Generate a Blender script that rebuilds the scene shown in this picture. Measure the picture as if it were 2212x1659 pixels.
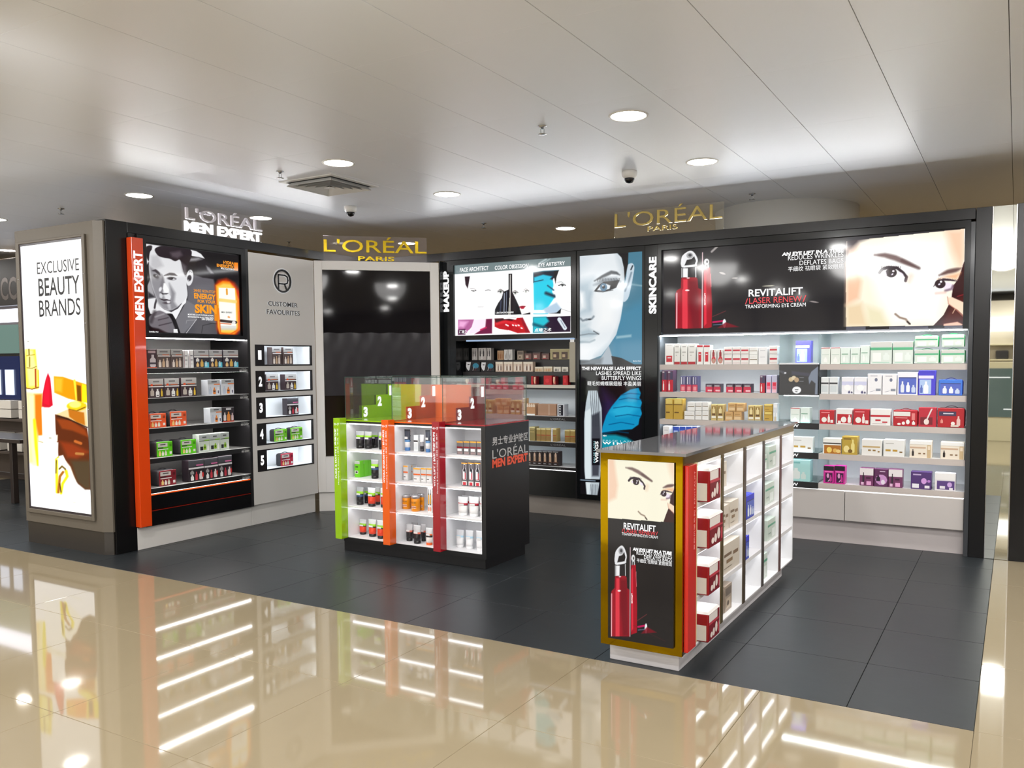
import bpy, bmesh, math, random
import numpy as np
from mathutils import Matrix, Vector
random.seed(4)
for o in list(bpy.data.objects): bpy.data.objects.remove(o)
SC = bpy.context.scene
COL = SC.collection
# ------------------------------------------------------------------ camera
F_, CX, CY, YAW, PITCH, ROLL, EYE = 1824.7294, 1139.2752, 889.6924, -0.52484276, -0.05989384, -0.00618586, 1.57
_f = np.array([math.sin(YAW)*math.cos(PITCH), math.cos(YAW)*math.cos(PITCH), math.sin(PITCH)])
_r = np.array([math.cos(YAW), -math.sin(YAW), 0.0])
_u = np.cross(_r, _f)
RT = math.cos(ROLL)*_r + math.sin(ROLL)*_u
UP = -math.sin(ROLL)*_r + math.cos(ROLL)*_u
cam = bpy.data.cameras.new('camera')
co = bpy.data.objects.new('camera', cam); COL.objects.link(co)
m = Matrix.Identity(4)
for i in range(3):
    m[i][0] = RT[i]; m[i][1] = UP[i]; m[i][2] = -_f[i]
m[2][3] = EYE
co.matrix_world = m
cam.sensor_width = 36; cam.lens = F_/2212*36
cam.shift_x = (1106-CX)/2212; cam.shift_y = (CY-829.5)/2212
cam.clip_start = .05; cam.clip_end = 100
SC.camera = co
# ------------------------------------------------------------------ world, view, lamps
w = bpy.data.worlds.new('world'); SC.world = w; w.use_nodes = True
w.node_tree.nodes['Background'].inputs[0].default_value = (.8, .85, 1, 1)
w.node_tree.nodes['Background'].inputs[1].default_value = .3
SC.view_settings.view_transform = 'Standard'; SC.view_settings.look = 'None'
SC.view_settings.gamma = 1; SC.view_settings.use_curve_mapping = False
SC.view_settings.exposure = 0.0
CEIL = 3.12
LAMP = 27.5          # radiant power of one downlight (W)
for wx in (-9.5, -7.5, -5.4, -3.4, -1.4, .4):      # unseen spots added below the ceiling to brighten the display walls
    l = bpy.data.lights.new('fill_spot', 'SPOT'); l.energy = 110; l.spot_size = math.radians(84); l.spot_blend = 1; l.shadow_soft_size = .3; l.color = (1, .985, .965)
    o = bpy.data.objects.new('fill_spot', l); COL.objects.link(o); o.location = (wx+1.2, 1.6, CEIL-.05)
    o.rotation_euler = (Vector((wx, 7.6, 1.9))-o.location).to_track_quat('-Z', 'Y').to_euler()
for lx, ly, L_, p_, rz in ((-3.3, 7.80, 5.0, 30, 0), (-6.72, 5.9, 2.6, 23, 90)):   # unseen strip floods added over the wall units to brighten the ceiling
    l = bpy.data.lights.new('fill_flood', 'AREA'); l.shape = 'RECTANGLE'; l.size = L_; l.size_y = .07; l.energy = p_; l.color = (.97, .98, 1)
    o = bpy.data.objects.new('fill_flood', l); COL.objects.link(o); o.location = (lx, ly, 2.77)
    d_ = Vector((0, -.75, .66)) if rz == 0 else Vector((.75, 0, .66)); o.rotation_euler = d_.to_track_quat('-Z', 'X' if rz else 'X').to_euler()
    o.rotation_euler = (Matrix(((1, 0, 0), (0, .66, .75), (0, -.75, .66)) if rz == 0 else ((0, -.66, -.75), (1, 0, 0), (0, -.75, .66))).to_euler())
def disc_lamp(x, y, power=LAMP, col=(1, .985, .96), r=.11, z=None):
    l = bpy.data.lights.new('downlight_lamp', 'AREA'); l.shape = 'DISK'; l.size = 2*r
    l.energy = power; l.color = col
    o = bpy.data.objects.new('downlight_lamp', l); COL.objects.link(o)
    o.location = (x, y, CEIL-.004 if z is None else z)
VISIBLE = [(-2.17, 5.05), (-4.61, 5.05), (-7.05, 5.05), (-9.49, 5.05), (-2.17, 6.5), (-4.61, 6.5), (-7.05, 6.5), (-4.61, 8.88), (-6.95, 8.88), (-11.93, 6.5)]
for gx in [-14.37+2.44*i for i in range(9)]:
    for gy in (-6.3, -3.9, -1.2, 1.2, 2.65, 5.05, 6.5, 8.88, 11.3):
        if not any(abs(gx-a) < .3 and abs(gy-b) < .3 for a, b in VISIBLE):
            warm = (1, .76, .42) if gy > 8 else (1, .985, .96)
            disc_lamp(gx, gy, LAMP*(.3 if gy > 8 else 1.06), warm)
# ------------------------------------------------------------------ helpers
def ray(px, py): return _f + RT*(px-CX)/F_ - UP*(py-CY)/F_
class Fr:
    """local frame: x to the viewer's right along the face, y into the unit, z up"""
    def __init__(s, ox, oy, ang):
        s.o = np.array([ox, oy, 0.0]); s.a = math.radians(ang)
        c, n = math.cos(s.a), math.sin(s.a)
        s.ex = np.array([c, n, 0.0]); s.ey = np.array([-n, c, 0.0])
    def w(s, p): return s.o + s.ex*p[0] + s.ey*p[1] + np.array([0, 0, p[2]])
    def at(s, px, py, d=0.0):
        """where the sight line of a measured photo point meets the plane y = d"""
        r = ray(px, py); e = np.array([0, 0, EYE])
        t = (d - (e-s.o)@s.ey)/(r@s.ey); q = e + t*r - s.o
        return float(q@s.ex), float(q[2])
RW = Fr(0, 7.47, 0); LW = Fr(-6.33, 0, 90); WD = Fr(0, 0, 0)
CWA = math.degrees(math.atan2(7.4-6.525, -5.369+6.33)); CW = Fr(-6.33, 6.525, CWA)
CWL = math.hypot(7.4-6.525, -5.369+6.33)
I1 = Fr(0, 5.26, 0); I1S = Fr(-3.41, 0, 90); I2 = Fr(0, 3.93, 0); I2S = Fr(-1.40, 0, 90); CL = Fr(0, 4.19, 0)
def Z(o, x, y): return (o[0]+x/o[2], o[1]+y/o[2])
def lin(c):
    c = c/255.0
    return c/12.92 if c <= .04045 else ((c+.055)/1.055)**2.4
_m = {}
def M(rgb, r=.5, metal=0, e=0, coat=0, noise=0, scale=8, bump=0, spec=.5):
    k = (tuple(rgb), r, metal, e, coat, noise, scale, bump, spec)
    if k in _m: return _m[k]
    mt = bpy.data.materials.new('surface'); mt.use_nodes = True
    nt = mt.node_tree; b = nt.nodes['Principled BSDF']
    c = [lin(v) for v in rgb]+[1]
    b.inputs['Base Color'].default_value = c if not e else [0, 0, 0, 1]
    b.inputs['Roughness'].default_value = r; b.inputs['Metallic'].default_value = metal
    b.inputs['Specular IOR Level'].default_value = spec
    if e:
        b.inputs['Emission Color'].default_value = c; b.inputs['Emission Strength'].default_value = e
    if coat:
        b.inputs['Coat Weight'].default_value = coat; b.inputs['Coat Roughness'].default_value = .04
    if noise or bump:
        tc = nt.nodes.new('ShaderNodeTexCoord'); n = nt.nodes.new('ShaderNodeTexNoise')
        n.inputs['Scale'].default_value = scale; n.inputs['Detail'].default_value = 5
        nt.links.new(tc.outputs['Object'], n.inputs['Vector'])
        if noise:
            mp = nt.nodes.new('ShaderNodeMapRange'); mp.inputs[3].default_value = 1-noise; mp.inputs[4].default_value = 1+noise
            nt.links.new(n.outputs[0], mp.inputs[0])
            mx = nt.nodes.new('ShaderNodeVectorMath'); mx.operation = 'SCALE'; mx.inputs[0].default_value = c[:3]
            nt.links.new(mp.outputs[0], mx.inputs['Scale']); nt.links.new(mx.outputs[0], b.inputs['Base Color'])
        if bump:
            bp = nt.nodes.new('ShaderNodeBump'); bp.inputs['Strength'].default_value = bump; bp.inputs['Distance'].default_value = .02
            nt.links.new(n.outputs[0], bp.inputs['Height']); nt.links.new(bp.outputs[0], b.inputs['Normal'])
    _m[k] = mt; return mt
def glass(tint=(235, 245, 242), body=0.0, refl=.6):
    k = ('g', tuple(tint), body, refl)
    if k in _m: return _m[k]
    mt = bpy.data.materials.new('clear_pane'); mt.use_nodes = True; nt = mt.node_tree
    nt.nodes.remove(nt.nodes['Principled BSDF']); out = nt.nodes['Material Output']
    tr = nt.nodes.new('ShaderNodeBsdfTransparent'); tr.inputs[0].default_value = [lin(v) for v in tint]+[1]
    gl = nt.nodes.new('ShaderNodeBsdfGlossy'); gl.inputs['Roughness'].default_value = .02; gl.inputs[0].default_value = (1, 1, 1, 1)
    df = nt.nodes.new('ShaderNodeBsdfDiffuse'); df.inputs[0].default_value = [lin(v) for v in tint]+[1]
    m1 = nt.nodes.new('ShaderNodeMixShader'); m1.inputs[0].default_value = body
    nt.links.new(tr.outputs[0], m1.inputs[1]); nt.links.new(df.outputs[0], m1.inputs[2])
    fz = nt.nodes.new('ShaderNodeFresnel'); fz.inputs[0].default_value = 1.45
    mm = nt.nodes.new('ShaderNodeMath'); mm.operation = 'MULTIPLY'; mm.inputs[1].default_value = refl; nt.links.new(fz.outputs[0], mm.inputs[0])
    m2 = nt.nodes.new('ShaderNodeMixShader'); nt.links.new(mm.outputs[0], m2.inputs[0])
    nt.links.new(m1.outputs[0], m2.inputs[1]); nt.links.new(gl.outputs[0], m2.inputs[2]); nt.links.new(m2.outputs[0], out.inputs[0])
    _m[k] = mt; return mt
class MB:
    def __init__(s): s.v = []; s.f = []; s.mi = []; s.ms = []; s.sm = []
    def mi_(s, mt):
        if mt not in s.ms: s.ms.append(mt)
        return s.ms.index(mt)
    def face(s, pts, mt, smooth=False):
        n = len(s.v); s.v += [tuple(p) for p in pts]; s.f.append(list(range(n, n+len(pts)))); s.mi.append(s.mi_(mt)); s.sm.append(smooth)
    def grid(s, rows, mt, closed=True, smooth=True, caps=False):
        n = len(s.v); k = len(rows[0])
        for r_ in rows: s.v += [tuple(p) for p in r_]
        mts = mt if isinstance(mt, list) else [mt]*(len(rows)-1)
        for i in range(len(rows)-1):
            for j in range(k if closed else k-1):
                a = n+i*k+j; b = n+i*k+(j+1) % k
                s.f.append([a, b, b+k, a+k]); s.mi.append(s.mi_(mts[i])); s.sm.append(smooth)
        if caps:
            s.f.append([n+j for j in range(k)][::-1]); s.mi.append(s.mi_(mts[0])); s.sm.append(False)
            s.f.append([n+(len(rows)-1)*k+j for j in range(k)]); s.mi.append(s.mi_(mts[-1])); s.sm.append(False)
    def box(s, x0, x1, y0, y1, z0, z1, mt, bv=0.0):
        if bv:
            bm = bmesh.new(); bmesh.ops.create_cube(bm, size=1)
            for v in bm.verts: v.co = ((x0+x1)/2+v.co.x*(x1-x0), (y0+y1)/2+v.co.y*(y1-y0), (z0+z1)/2+v.co.z*(z1-z0))
            b = min(bv, abs(x1-x0)*.4, abs(y1-y0)*.4, abs(z1-z0)*.4)
            bmesh.ops.bevel(bm, geom=list(bm.edges), offset=b, segments=1 if bv < .006 else 3, affect='EDGES', profile=.5)
            bmesh.ops.recalc_face_normals(bm, faces=bm.faces)
            n = len(s.v); s.v += [tuple(v.co) for v in bm.verts]
            for f in bm.faces: s.f.append([n+v.index for v in f.verts]); s.mi.append(s.mi_(mt)); s.sm.append(False)
            bm.free(); return s
        n = len(s.v)
        s.v += [(x0, y0, z0), (x1, y0, z0), (x1, y1, z0), (x0, y1, z0), (x0, y0, z1), (x1, y0, z1), (x1, y1, z1), (x0, y1, z1)]
        for f in ((0, 3, 2, 1), (4, 5, 6, 7), (0, 1, 5, 4), (1, 2, 6, 5), (2, 3, 7, 6), (3, 0, 4, 7)):
            s.f.append([n+i for i in f]); s.mi.append(s.mi_(mt)); s.sm.append(False)
        return s
    def prism(s, pts, y0, y1, mt):
        """outline in x,z pushed from y0 to y1"""
        A = sum(pts[i][0]*pts[(i+1) % len(pts)][1]-pts[(i+1) % len(pts)][0]*pts[i][1] for i in range(len(pts)))
        if A < 0: pts = pts[::-1]
        n = len(s.v); k = len(pts)
        s.v += [(p[0], y0, p[1]) for p in pts]+[(p[0], y1, p[1]) for p in pts]
        fs = [[n+i for i in range(k)], [n+k+i for i in range(k)][::-1]]+[[n+i, n+k+i, n+k+(i+1) % k, n+(i+1) % k] for i in range(k)]
        for f in fs: s.f.append(f); s.mi.append(s.mi_(mt)); s.sm.append(False)
        return s
    def prismx(s, pts, x0, x1, mt):
        t = MB(); t.prism(pts, x0, x1, mt); n = len(s.v)
        s.v += [(v[1], v[0], v[2]) for v in t.v]
        for f in t.f: s.f.append([n+i for i in f][::-1]); s.mi.append(s.mi_(mt)); s.sm.append(False)
        return s
    def lathe(s, cx, cy, prof, mt, n=20, sm=True, ax='z'):
        rows = []
        for r_, h in prof:
            if ax == 'z': rows.append([(cx+r_*math.cos(t*2*math.pi/n), cy+r_*math.sin(t*2*math.pi/n), h) for t in range(n)])
            elif ax == 'y': rows.append([(cx+r_*math.cos(t*2*math.pi/n), h, cy-r_*math.sin(t*2*math.pi/n)) for t in range(n)])
            else: rows.append([(h, cx+r_*math.cos(t*2*math.pi/n), cy+r_*math.sin(t*2*math.pi/n)) for t in range(n)])
        s.grid(rows, mt, smooth=sm, caps=True); return s
    def mesh(s, name, off=(0, 0, 0)):
        me = bpy.data.meshes.new(name)
        me.from_pydata([(v[0]-off[0], v[1]-off[1], v[2]-off[2]) for v in s.v], [], s.f)
        for t in s.ms: me.materials.append(t)
        me.polygons.foreach_set('material_index', s.mi); me.polygons.foreach_set('use_smooth', s.sm)
        me.update(); return me
def tag(o, label=None, cat=None, group=None, kind=None):
    if label: o['label'] = label
    if cat: o['category'] = cat
    if group: o['group'] = group
    if kind: o['kind'] = kind
    return o
def thing(name, label, cat, fr, p, group=None, kind=None):
    o = bpy.data.objects.new(name, None); COL.objects.link(o); o.empty_display_size = .05
    o.location = fr.w(p); o.rotation_euler.z = fr.a
    tag(o, label, cat, group, kind); OFF[o.name] = tuple(p); FRM[o.name] = fr; return o
OFF = {}; FRM = {}
def conv(mb, root, fr):
    R_ = FRM[root.name]
    if fr is not None and fr is not R_:
        out = []
        for v in mb.v:
            q = fr.w(v)-R_.o; out.append((float(q@R_.ex), float(q@R_.ey), float(q[2])))
        mb.v = out
    return mb
def part(root, name, mb, parent=None, label=None, kind=None, fr=None):
    """one mesh object under root (or under one of its parts), coordinates in the frame of root (or in fr)"""
    if isinstance(mb, MB): conv(mb, root, fr)
    o = bpy.data.objects.new(name, mb.mesh(name, OFF[root.name]) if isinstance(mb, MB) else mb)
    COL.objects.link(o); o.parent = parent or root
    if label: o['label'] = label
    if kind: o['kind'] = kind
    return o
def solid(name, mb, label, cat, fr, p, group=None, kind=None):
    o = bpy.data.objects.new(name, mb.mesh(name, p)); COL.objects.link(o)
    o.location = fr.w(p); o.rotation_euler.z = fr.a; OFF[o.name] = tuple(p); FRM[o.name] = fr
    return tag(o, label, cat, group, kind)
# lettering ---------------------------------------------------------
_t = {}
def glyphs(s, bold, shear, ext, space):
    k = (s, bold, shear, ext, space)
    if k in _t: return _t[k]
    cu = bpy.data.curves.new('lettering', 'FONT'); cu.body = s; cu.size = 1; cu.offset = bold; cu.shear = shear; cu.extrude = ext
    cu.space_character = space; cu.resolution_u = 3; cu.align_x = 'LEFT'
    o = bpy.data.objects.new('lettering', cu); COL.objects.link(o)
    dg = bpy.context.evaluated_depsgraph_get(); me = bpy.data.meshes.new_from_object(o.evaluated_get(dg))
    n = len(me.vertices); v = np.zeros(n*3); me.vertices.foreach_get('co', v); v = v.reshape(-1, 3)
    f = [list(p.vertices) for p in me.polygons]
    bpy.data.objects.remove(o); bpy.data.curves.remove(cu); bpy.data.meshes.remove(me)
    _t[k] = (v, f); return _t[k]
def letters(root, s, x0, x1, z0, z1, d, mt, parent=None, rot=0, bold=0.0, shear=0, th=0, space=1, mirror=False, name='lettering', mb=None, fr=None):
    """fit a line of text into the box x0..x1, z0..z1 at depth d of root's frame"""
    v, f = glyphs(s, bold, shear, 1.0 if th else 0, space)
    if not len(v): return None
    lo, hi = v.min(0), v.max(0); u = (v-lo)/np.maximum(hi-lo, 1e-6)
    if mirror: u[:, 0] = 1-u[:, 0]
    if rot == 0: X = x0+u[:, 0]*(x1-x0); Zz = z0+u[:, 1]*(z1-z0)
    else: X = x1-u[:, 1]*(x1-x0); Zz = z0+u[:, 0]*(z1-z0)
    Y = d-(u[:, 2] if th else 0)*th - (0 if th else .0008)
    q = mb or MB(); n = len(q.v); q.v += list(zip(X.tolist(), np.broadcast_to(Y, X.shape).tolist(), Zz.tolist()))
    for a in f: q.f.append([n+i for i in a]); q.mi.append(q.mi_(mt)); q.sm.append(False)
    return q if mb is not None else part(root, name, q, parent, fr=fr)
def letters_px(root, s, L, R_, d, mt, **kw):
    """L = (x, ytop, ybottom) at the left end, R_ = x at the right end, all measured photo points"""
    fr = kw.get('fr') or FRM[root.name]
    x0, z1 = fr.at(L[0], L[1], d); _, z0 = fr.at(L[0], L[2], d); x1, _ = fr.at(R_, L[1], d)
    return letters(root, s, x0, x1, z0, z1, d, mt, **kw)
# printed pictures: a fine grid with one colour per vertex ------------------------
def homog(q):
    s_, A, b = [(0, 1), (1, 1), (1, 0), (0, 0)], [], []
    for (u, v), (x, y) in zip(s_, q):
        A.append([u, v, 1, 0, 0, 0, -u*x, -v*x]); b.append(x); A.append([0, 0, 0, u, v, 1, -u*y, -v*y]); b.append(y)
    return np.append(np.linalg.solve(np.array(A, float), np.array(b, float)), 1).reshape(3, 3)
class Pic:
    """picture painted in the coordinates of a measured quad (TL, TR, BR, BL)"""
    def __init__(s, quad, nx, nz, base):
        H = homog(quad); s.nx, s.nz = nx, nz
        u, v = np.meshgrid(np.linspace(0, 1, nx), np.linspace(0, 1, nz)); s.u, s.v = u, v
        w_ = H[2, 0]*u+H[2, 1]*v+H[2, 2]
        s.X = (H[0, 0]*u+H[0, 1]*v+H[0, 2])/w_; s.Y = (H[1, 0]*u+H[1, 1]*v+H[1, 2])/w_
        s.c = np.zeros((nz, nx, 3)); s.c[:] = base; s.o = (0, 0, 1)
    def z(s, *o): s.o = o; return s
    def T(s, pts): return np.array([Z(s.o, *p) for p in pts])
    def put(s, a, col): a = np.clip(a, 0, 1)[..., None]; s.c = s.c*(1-a)+np.array(col, float)*a; return s
    def poly(s, pts, col, soft=5, curve=False, op=1):
        P = s.T(pts)
        if curve:
            Q = []; n = len(P)
            for i in range(n):
                a, b, c, d = P[i-1], P[i], P[(i+1) % n], P[(i+2) % n]
                for t in (0, .25, .5, .75):
                    Q.append(.5*((2*b)+(c-a)*t+(2*a-5*b+4*c-d)*t*t+(3*b-a-3*c+d)*t**3))
            P = np.array(Q)
        so = max(soft/s.o[2], .35); ins = np.zeros(s.X.shape, bool); dm = np.full(s.X.shape, 1e9)
        lo = P.min(0)-so*1.5-1; hi = P.max(0)+so*1.5+1
        ok = (s.X > lo[0]) & (s.X < hi[0]) & (s.Y > lo[1]) & (s.Y < hi[1])
        x, y = s.X[ok], s.Y[ok]; I = np.zeros(x.shape, bool); D = np.full(x.shape, 1e9)
        for i in range(len(P)):
            (x0, y0), (x1, y1) = P[i-1], P[i]
            if y0 != y1: I ^= ((y0 > y) != (y1 > y)) & (x < (x1-x0)*(y-y0)/(y1-y0)+x0)
            dx, dy = x1-x0, y1-y0; t = np.clip(((x-x0)*dx+(y-y0)*dy)/max(dx*dx+dy*dy, 1e-9), 0, 1)
            D = np.minimum(D, np.hypot(x-x0-t*dx, y-y0-t*dy))
        a = np.zeros(s.X.shape); a[ok] = np.clip(.5+np.where(I, D, -D)/so, 0, 1)*op
        return s.put(a, col)
    def line(s, pts, wd, col, soft=4, op=1, taper=False):
        P = s.T(pts); wd /= s.o[2]; so = max(soft/s.o[2], .35); a = np.zeros(s.X.shape)
        L = len(P)-1
        for i in range(L):
            (x0, y0), (x1, y1) = P[i], P[i+1]; dx, dy = x1-x0, y1-y0
            t = np.clip(((s.X-x0)*dx+(s.Y-y0)*dy)/max(dx*dx+dy*dy, 1e-9), 0, 1)
            g = wd/2*(1 if not taper else np.sin(np.clip((i+t)/L, .04, .96)*math.pi)**.6)
            a = np.maximum(a, np.clip(.5+(g-np.hypot(s.X-x0-t*dx, s.Y-y0-t*dy))/so, 0, 1))
        return s.put(a*op, col)
    def ell(s, cx, cy, rx, ry, col, soft=4, ang=0, op=1):
        (cx, cy), = s.T([(cx, cy)]); k = s.o[2]; rx /= k; ry /= k; so = max(soft/k, .35); t = math.radians(ang)
        x = (s.X-cx)*math.cos(t)+(s.Y-cy)*math.sin(t); y = -(s.X-cx)*math.sin(t)+(s.Y-cy)*math.cos(t)
        r = np.hypot(x/rx, y/ry)
        return s.put(np.clip(.5+(1-r)*min(rx, ry)/so, 0, 1)*op, col)
    def ramp(s, a, b, ca, cb, mask=None):
        A, B = s.T([a, b]); d = B-A; t = np.clip(((s.X-A[0])*d[0]+(s.Y-A[1])*d[1])/(d@d), 0, 1)[..., None]
        n = np.array(ca, float)*(1-t)+np.array(cb, float)*t
        s.c = n if mask is None else s.c*(1-mask[..., None])+n*mask[..., None]; return s
    def build(s, root, x0, x1, z0, z1, d, e=1.0, name='printed_picture', parent=None):
        X = x0+s.u*(x1-x0); Zz = z0+s.v*(z1-z0); n = s.nx*s.nz; off = OFF[root.name]
        v = np.stack([X-off[0], np.full(X.shape, d-off[1]), Zz-off[2]], -1).reshape(-1, 3)
        i = np.arange(n).reshape(s.nz, s.nx); f = np.stack([i[:-1, :-1], i[:-1, 1:], i[1:, 1:], i[1:, :-1]], -1).reshape(-1, 4)
        me = bpy.data.meshes.new(name); me.vertices.add(n); me.vertices.foreach_set('co', v.ravel())
        me.loops.add(f.size); me.loops.foreach_set('vertex_index', f.ravel().astype(np.int32))
        me.polygons.add(len(f)); me.polygons.foreach_set('loop_start', np.arange(0, f.size, 4, dtype=np.int32))
        me.update(); ca = me.color_attributes.new('print', 'FLOAT_COLOR', 'POINT')
        c = s.c.reshape(-1, 3)/255; c = np.where(c <= .04045, c/12.92, ((np.maximum(c, 0)+.055)/1.055)**2.4)
        ca.data.foreach_set('color', np.concatenate([c, np.ones((n, 1))], 1).astype(np.float32).ravel())
        me.materials.append(print_mat(e)); return part(root, name, me, parent)
def print_mat(e):
    k = ('print', e)
    if k in _m: return _m[k]
    mt = bpy.data.materials.new('backlit_print' if e else 'print'); mt.use_nodes = True; nt = mt.node_tree; b = nt.nodes['Principled BSDF']
    at = nt.nodes.new('ShaderNodeAttribute'); at.attribute_name = 'print'
    b.inputs['Roughness'].default_value = .07; b.inputs['Base Color'].default_value = (0, 0, 0, 1)
    b.inputs['Specular IOR Level'].default_value = .35
    nt.links.new(at.outputs[0], b.inputs['Emission Color' if e else 'Base Color'])
    if e: b.inputs['Emission Strength'].default_value = e
    _m[k] = mt; return mt
# shared materials ---------------------------------------------------
BLACK = M((14, 13, 15), .25, spec=.35); SATIN = M((26, 25, 28), .4); GREY = M((222, 219, 216), .3); WARMW = M((200, 194, 188), .35)
WHITE = M((235, 235, 235), .45); LED = M((255, 253, 250), .5, e=9); TXW = M((255, 255, 255), .4, e=1.1); TXK = M((25, 25, 28), .4)
GOLD = M((190, 150, 20), .12, 1); STEEL = M((180, 182, 185), .25, 1); TAUPE = M((96, 89, 79), .45, noise=.04, scale=30)
ORG = M((232, 74, 20), .18, coat=.6); RED = M((160, 16, 26), .2, coat=.4)
# ------------------------------------------------------------------ the setting
def struct(name, mb, **k):
    o = bpy.data.objects.new(name, mb.mesh(name)); COL.objects.link(o); o['kind'] = 'structure'
    OFF[o.name] = (0, 0, 0); FRM[o.name] = WD; return o
X0, X1, Y0, Y1 = -16.5, 6.5, -8.5, 13.5
CREAM = M((150, 137, 112), .045, noise=.05, scale=2.2, spec=.75); SLATE = M((38, 42, 45), .36, noise=.12, scale=5, bump=.05, spec=.3)
GROUT = M((120, 108, 86), .7); GROUTD = M((30, 31, 33), .7); CPAN = M((234, 238, 246), .38, spec=.6)
XF, YF, TD = -.119, 3.95, .63
fb = MB()
fb.box(X0, X1, Y0, Y1, -.12, -.012, GROUT)
fb.box(X0, X1, Y0, 1.25, -.012, 0, CREAM); fb.box(X0, XF-9*.9-.9, 1.25, YF, -.012, 0, CREAM); fb.box(2.581, X1, 1.25, Y1, -.012, 0, CREAM)
fb.box(X0, XF, YF+6*TD, Y1, -.012, 0, CREAM); fb.box(XF, 2.581, YF+4.5, Y1, -.012, 0, CREAM); fb.box(X0, -.63-18*TD, YF, YF+6*TD, -.012, 0, CREAM)
fb.box(-.63-18*TD, XF, YF, YF+6*TD, -.0119, -.0113, GROUTD)
floor = struct('floor', fb)
def tile_mesh(a, b, mt, name, bv=.0015):
    t = MB(); t.box(0, a, 0, b, -.011, 0, mt, bv); return t.mesh(name)
tc = tile_mesh(.8985, .8985, CREAM, 'tile'); td = tile_mesh(TD-.002, TD-.002, SLATE, 'tile'); tn = tile_mesh(.63-.119-.002, TD-.002, SLATE, 'tile')
def lay(me, x, y, z=0, parent=None, name='tile'):
    o = bpy.data.objects.new(name, me); COL.objects.link(o); o.parent = parent; o.location = (x, y, z); return o
for i in range(-3, 10):
    for j in range(3): lay(tc, XF-(i+1)*.9+.0008, YF-(j+1)*.9+.0008, 0, floor)
for i in range(3):
    for j in range(5): lay(tc, XF+i*.9+.0008, YF+j*.9+.0008, 0, floor)
for j in range(6):
    lay(tn, -.63+.001, YF+j*TD+.001, 0, floor)
    for i in range(1, 19): lay(td, -.63-i*TD+.001, YF+j*TD+.001, 0, floor)
cb = MB(); cx0, cy0 = -.07-.6*22, 4.69-1.2*3
cb.box(X0, X1, Y0, Y1, CEIL+.012, CEIL+.1, M((60, 58, 55), .8))
cb.box(X0, cx0, Y0, Y1, CEIL, CEIL+.012, CPAN); cb.box(cx0+15, X1, Y0, Y1, CEIL, CEIL+.012, CPAN)
cb.box(cx0, cx0+15, Y0, cy0, CEIL, CEIL+.012, CPAN); cb.box(cx0, cx0+15, cy0+10.8, Y1, CEIL, CEIL+.012, CPAN)
ceiling = struct('ceiling', cb)
t = MB(); t.box(0, .5965, 0, 1.1993, 0, .011, CPAN, .001); cp = t.mesh('ceiling_panel')
for i in range(25):
    for j in range(9): lay(cp, cx0+.6*i+.002, cy0+1.2*j, CEIL, ceiling, 'ceiling_panel')
TAN = M((190, 170, 130), .6); DIM = M((112, 104, 94), .6)
for nm, b in (('wall_back', (X0, X1, Y1, Y1+.1)), ('wall_front', (X0, X1, Y0-.1, Y0)), ('wall_left', (X0-.1, X0, Y0, Y1)), ('wall_right', (X1, X1+.1, Y0, Y1))):
    t = MB(); t.box(*b, 0, CEIL+.1, TAN if nm == 'wall_back' else DIM); struct(nm, t)
# ceiling fittings ---------------------------------------------------
def wp(x, y, z=0): return (x, y, z)
DN = {0: 'round recessed downlight, largest one, above the gold-framed island', 1: 'round recessed downlight beside the square air vent',
      2: 'round recessed downlight above the men\'s cabinet, left of the silver sign', 3: 'round recessed downlight cut by the left edge of the photo',
      4: 'round recessed downlight in front of the round white column', 5: 'round recessed downlight right of the air vent, above the makeup wall',
      6: 'round recessed downlight just right of the silver sign top', 7: 'small round downlight left of the faint gold sign on right wall',
      8: 'round downlight seen through the gold letters over the corner screen', 9: 'small round downlight low at the far left, beyond the lipstick pillar'}
LENS = M((255, 250, 240), .5, e=34); RIM = M((215, 213, 208), .3)
rim = MB(); rim.grid([[(r_*math.cos(a*math.pi/16), r_*math.sin(a*math.pi/16), z) for a in range(32)] for r_, z in ((.128, 0), (.126, -.005), (.114, -.006), (.110, -.001))], RIM)
lens = MB(); lens.face([(.11*math.cos(a*math.pi/16), .11*math.sin(a*math.pi/16), -.0025) for a in range(32)][::-1], LENS)
rim_me, lens_me = rim.mesh('trim_ring'), lens.mesh('lens')
for i, (x, y) in enumerate(VISIBLE):
    r_ = thing('downlight', DN[i], 'ceiling light', WD, (x, y, CEIL), 'round recessed ceiling downlights')
    part(r_, 'trim_ring', rim_me); part(r_, 'lens', lens_me)
v_ = thing('air_vent', 'square white four-way air vent set in the ceiling', 'air vent', WD, (-5.22, 5.6, CEIL))
VW = M((214, 214, 212), .4)
def sq(rs, mt):
    t = MB(); t.grid([[(-5.22+sx*r_, 5.6+sy*r_, CEIL+z) for sx, sy in ((-1, -1), (1, -1), (1, 1), (-1, 1))] for r_, z in rs], mt, smooth=False); return t
part(v_, 'frame', sq(((.30, 0), (.298, -.006), (.262, -.008), (.26, -.001)), VW))
for k in range(4): part(v_, 'louvre', sq(((.255-.055*k, -.036), (.227-.055*k, -.006), (.225-.055*k, -.008), (.253-.055*k, -.038)), VW))
t = MB(); t.box(-5.22-.26, -5.22+.26, 5.6-.26, 5.6+.26, CEIL-.004, CEIL-.001, M((30, 30, 31), .9)); part(v_, 'backing', t)
t = MB(); t.box(-5.22-.035, -5.22+.035, 5.6-.035, 5.6+.035, CEIL-.036, CEIL-.03, VW, .002); part(v_, 'centre_plate', t)
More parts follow.
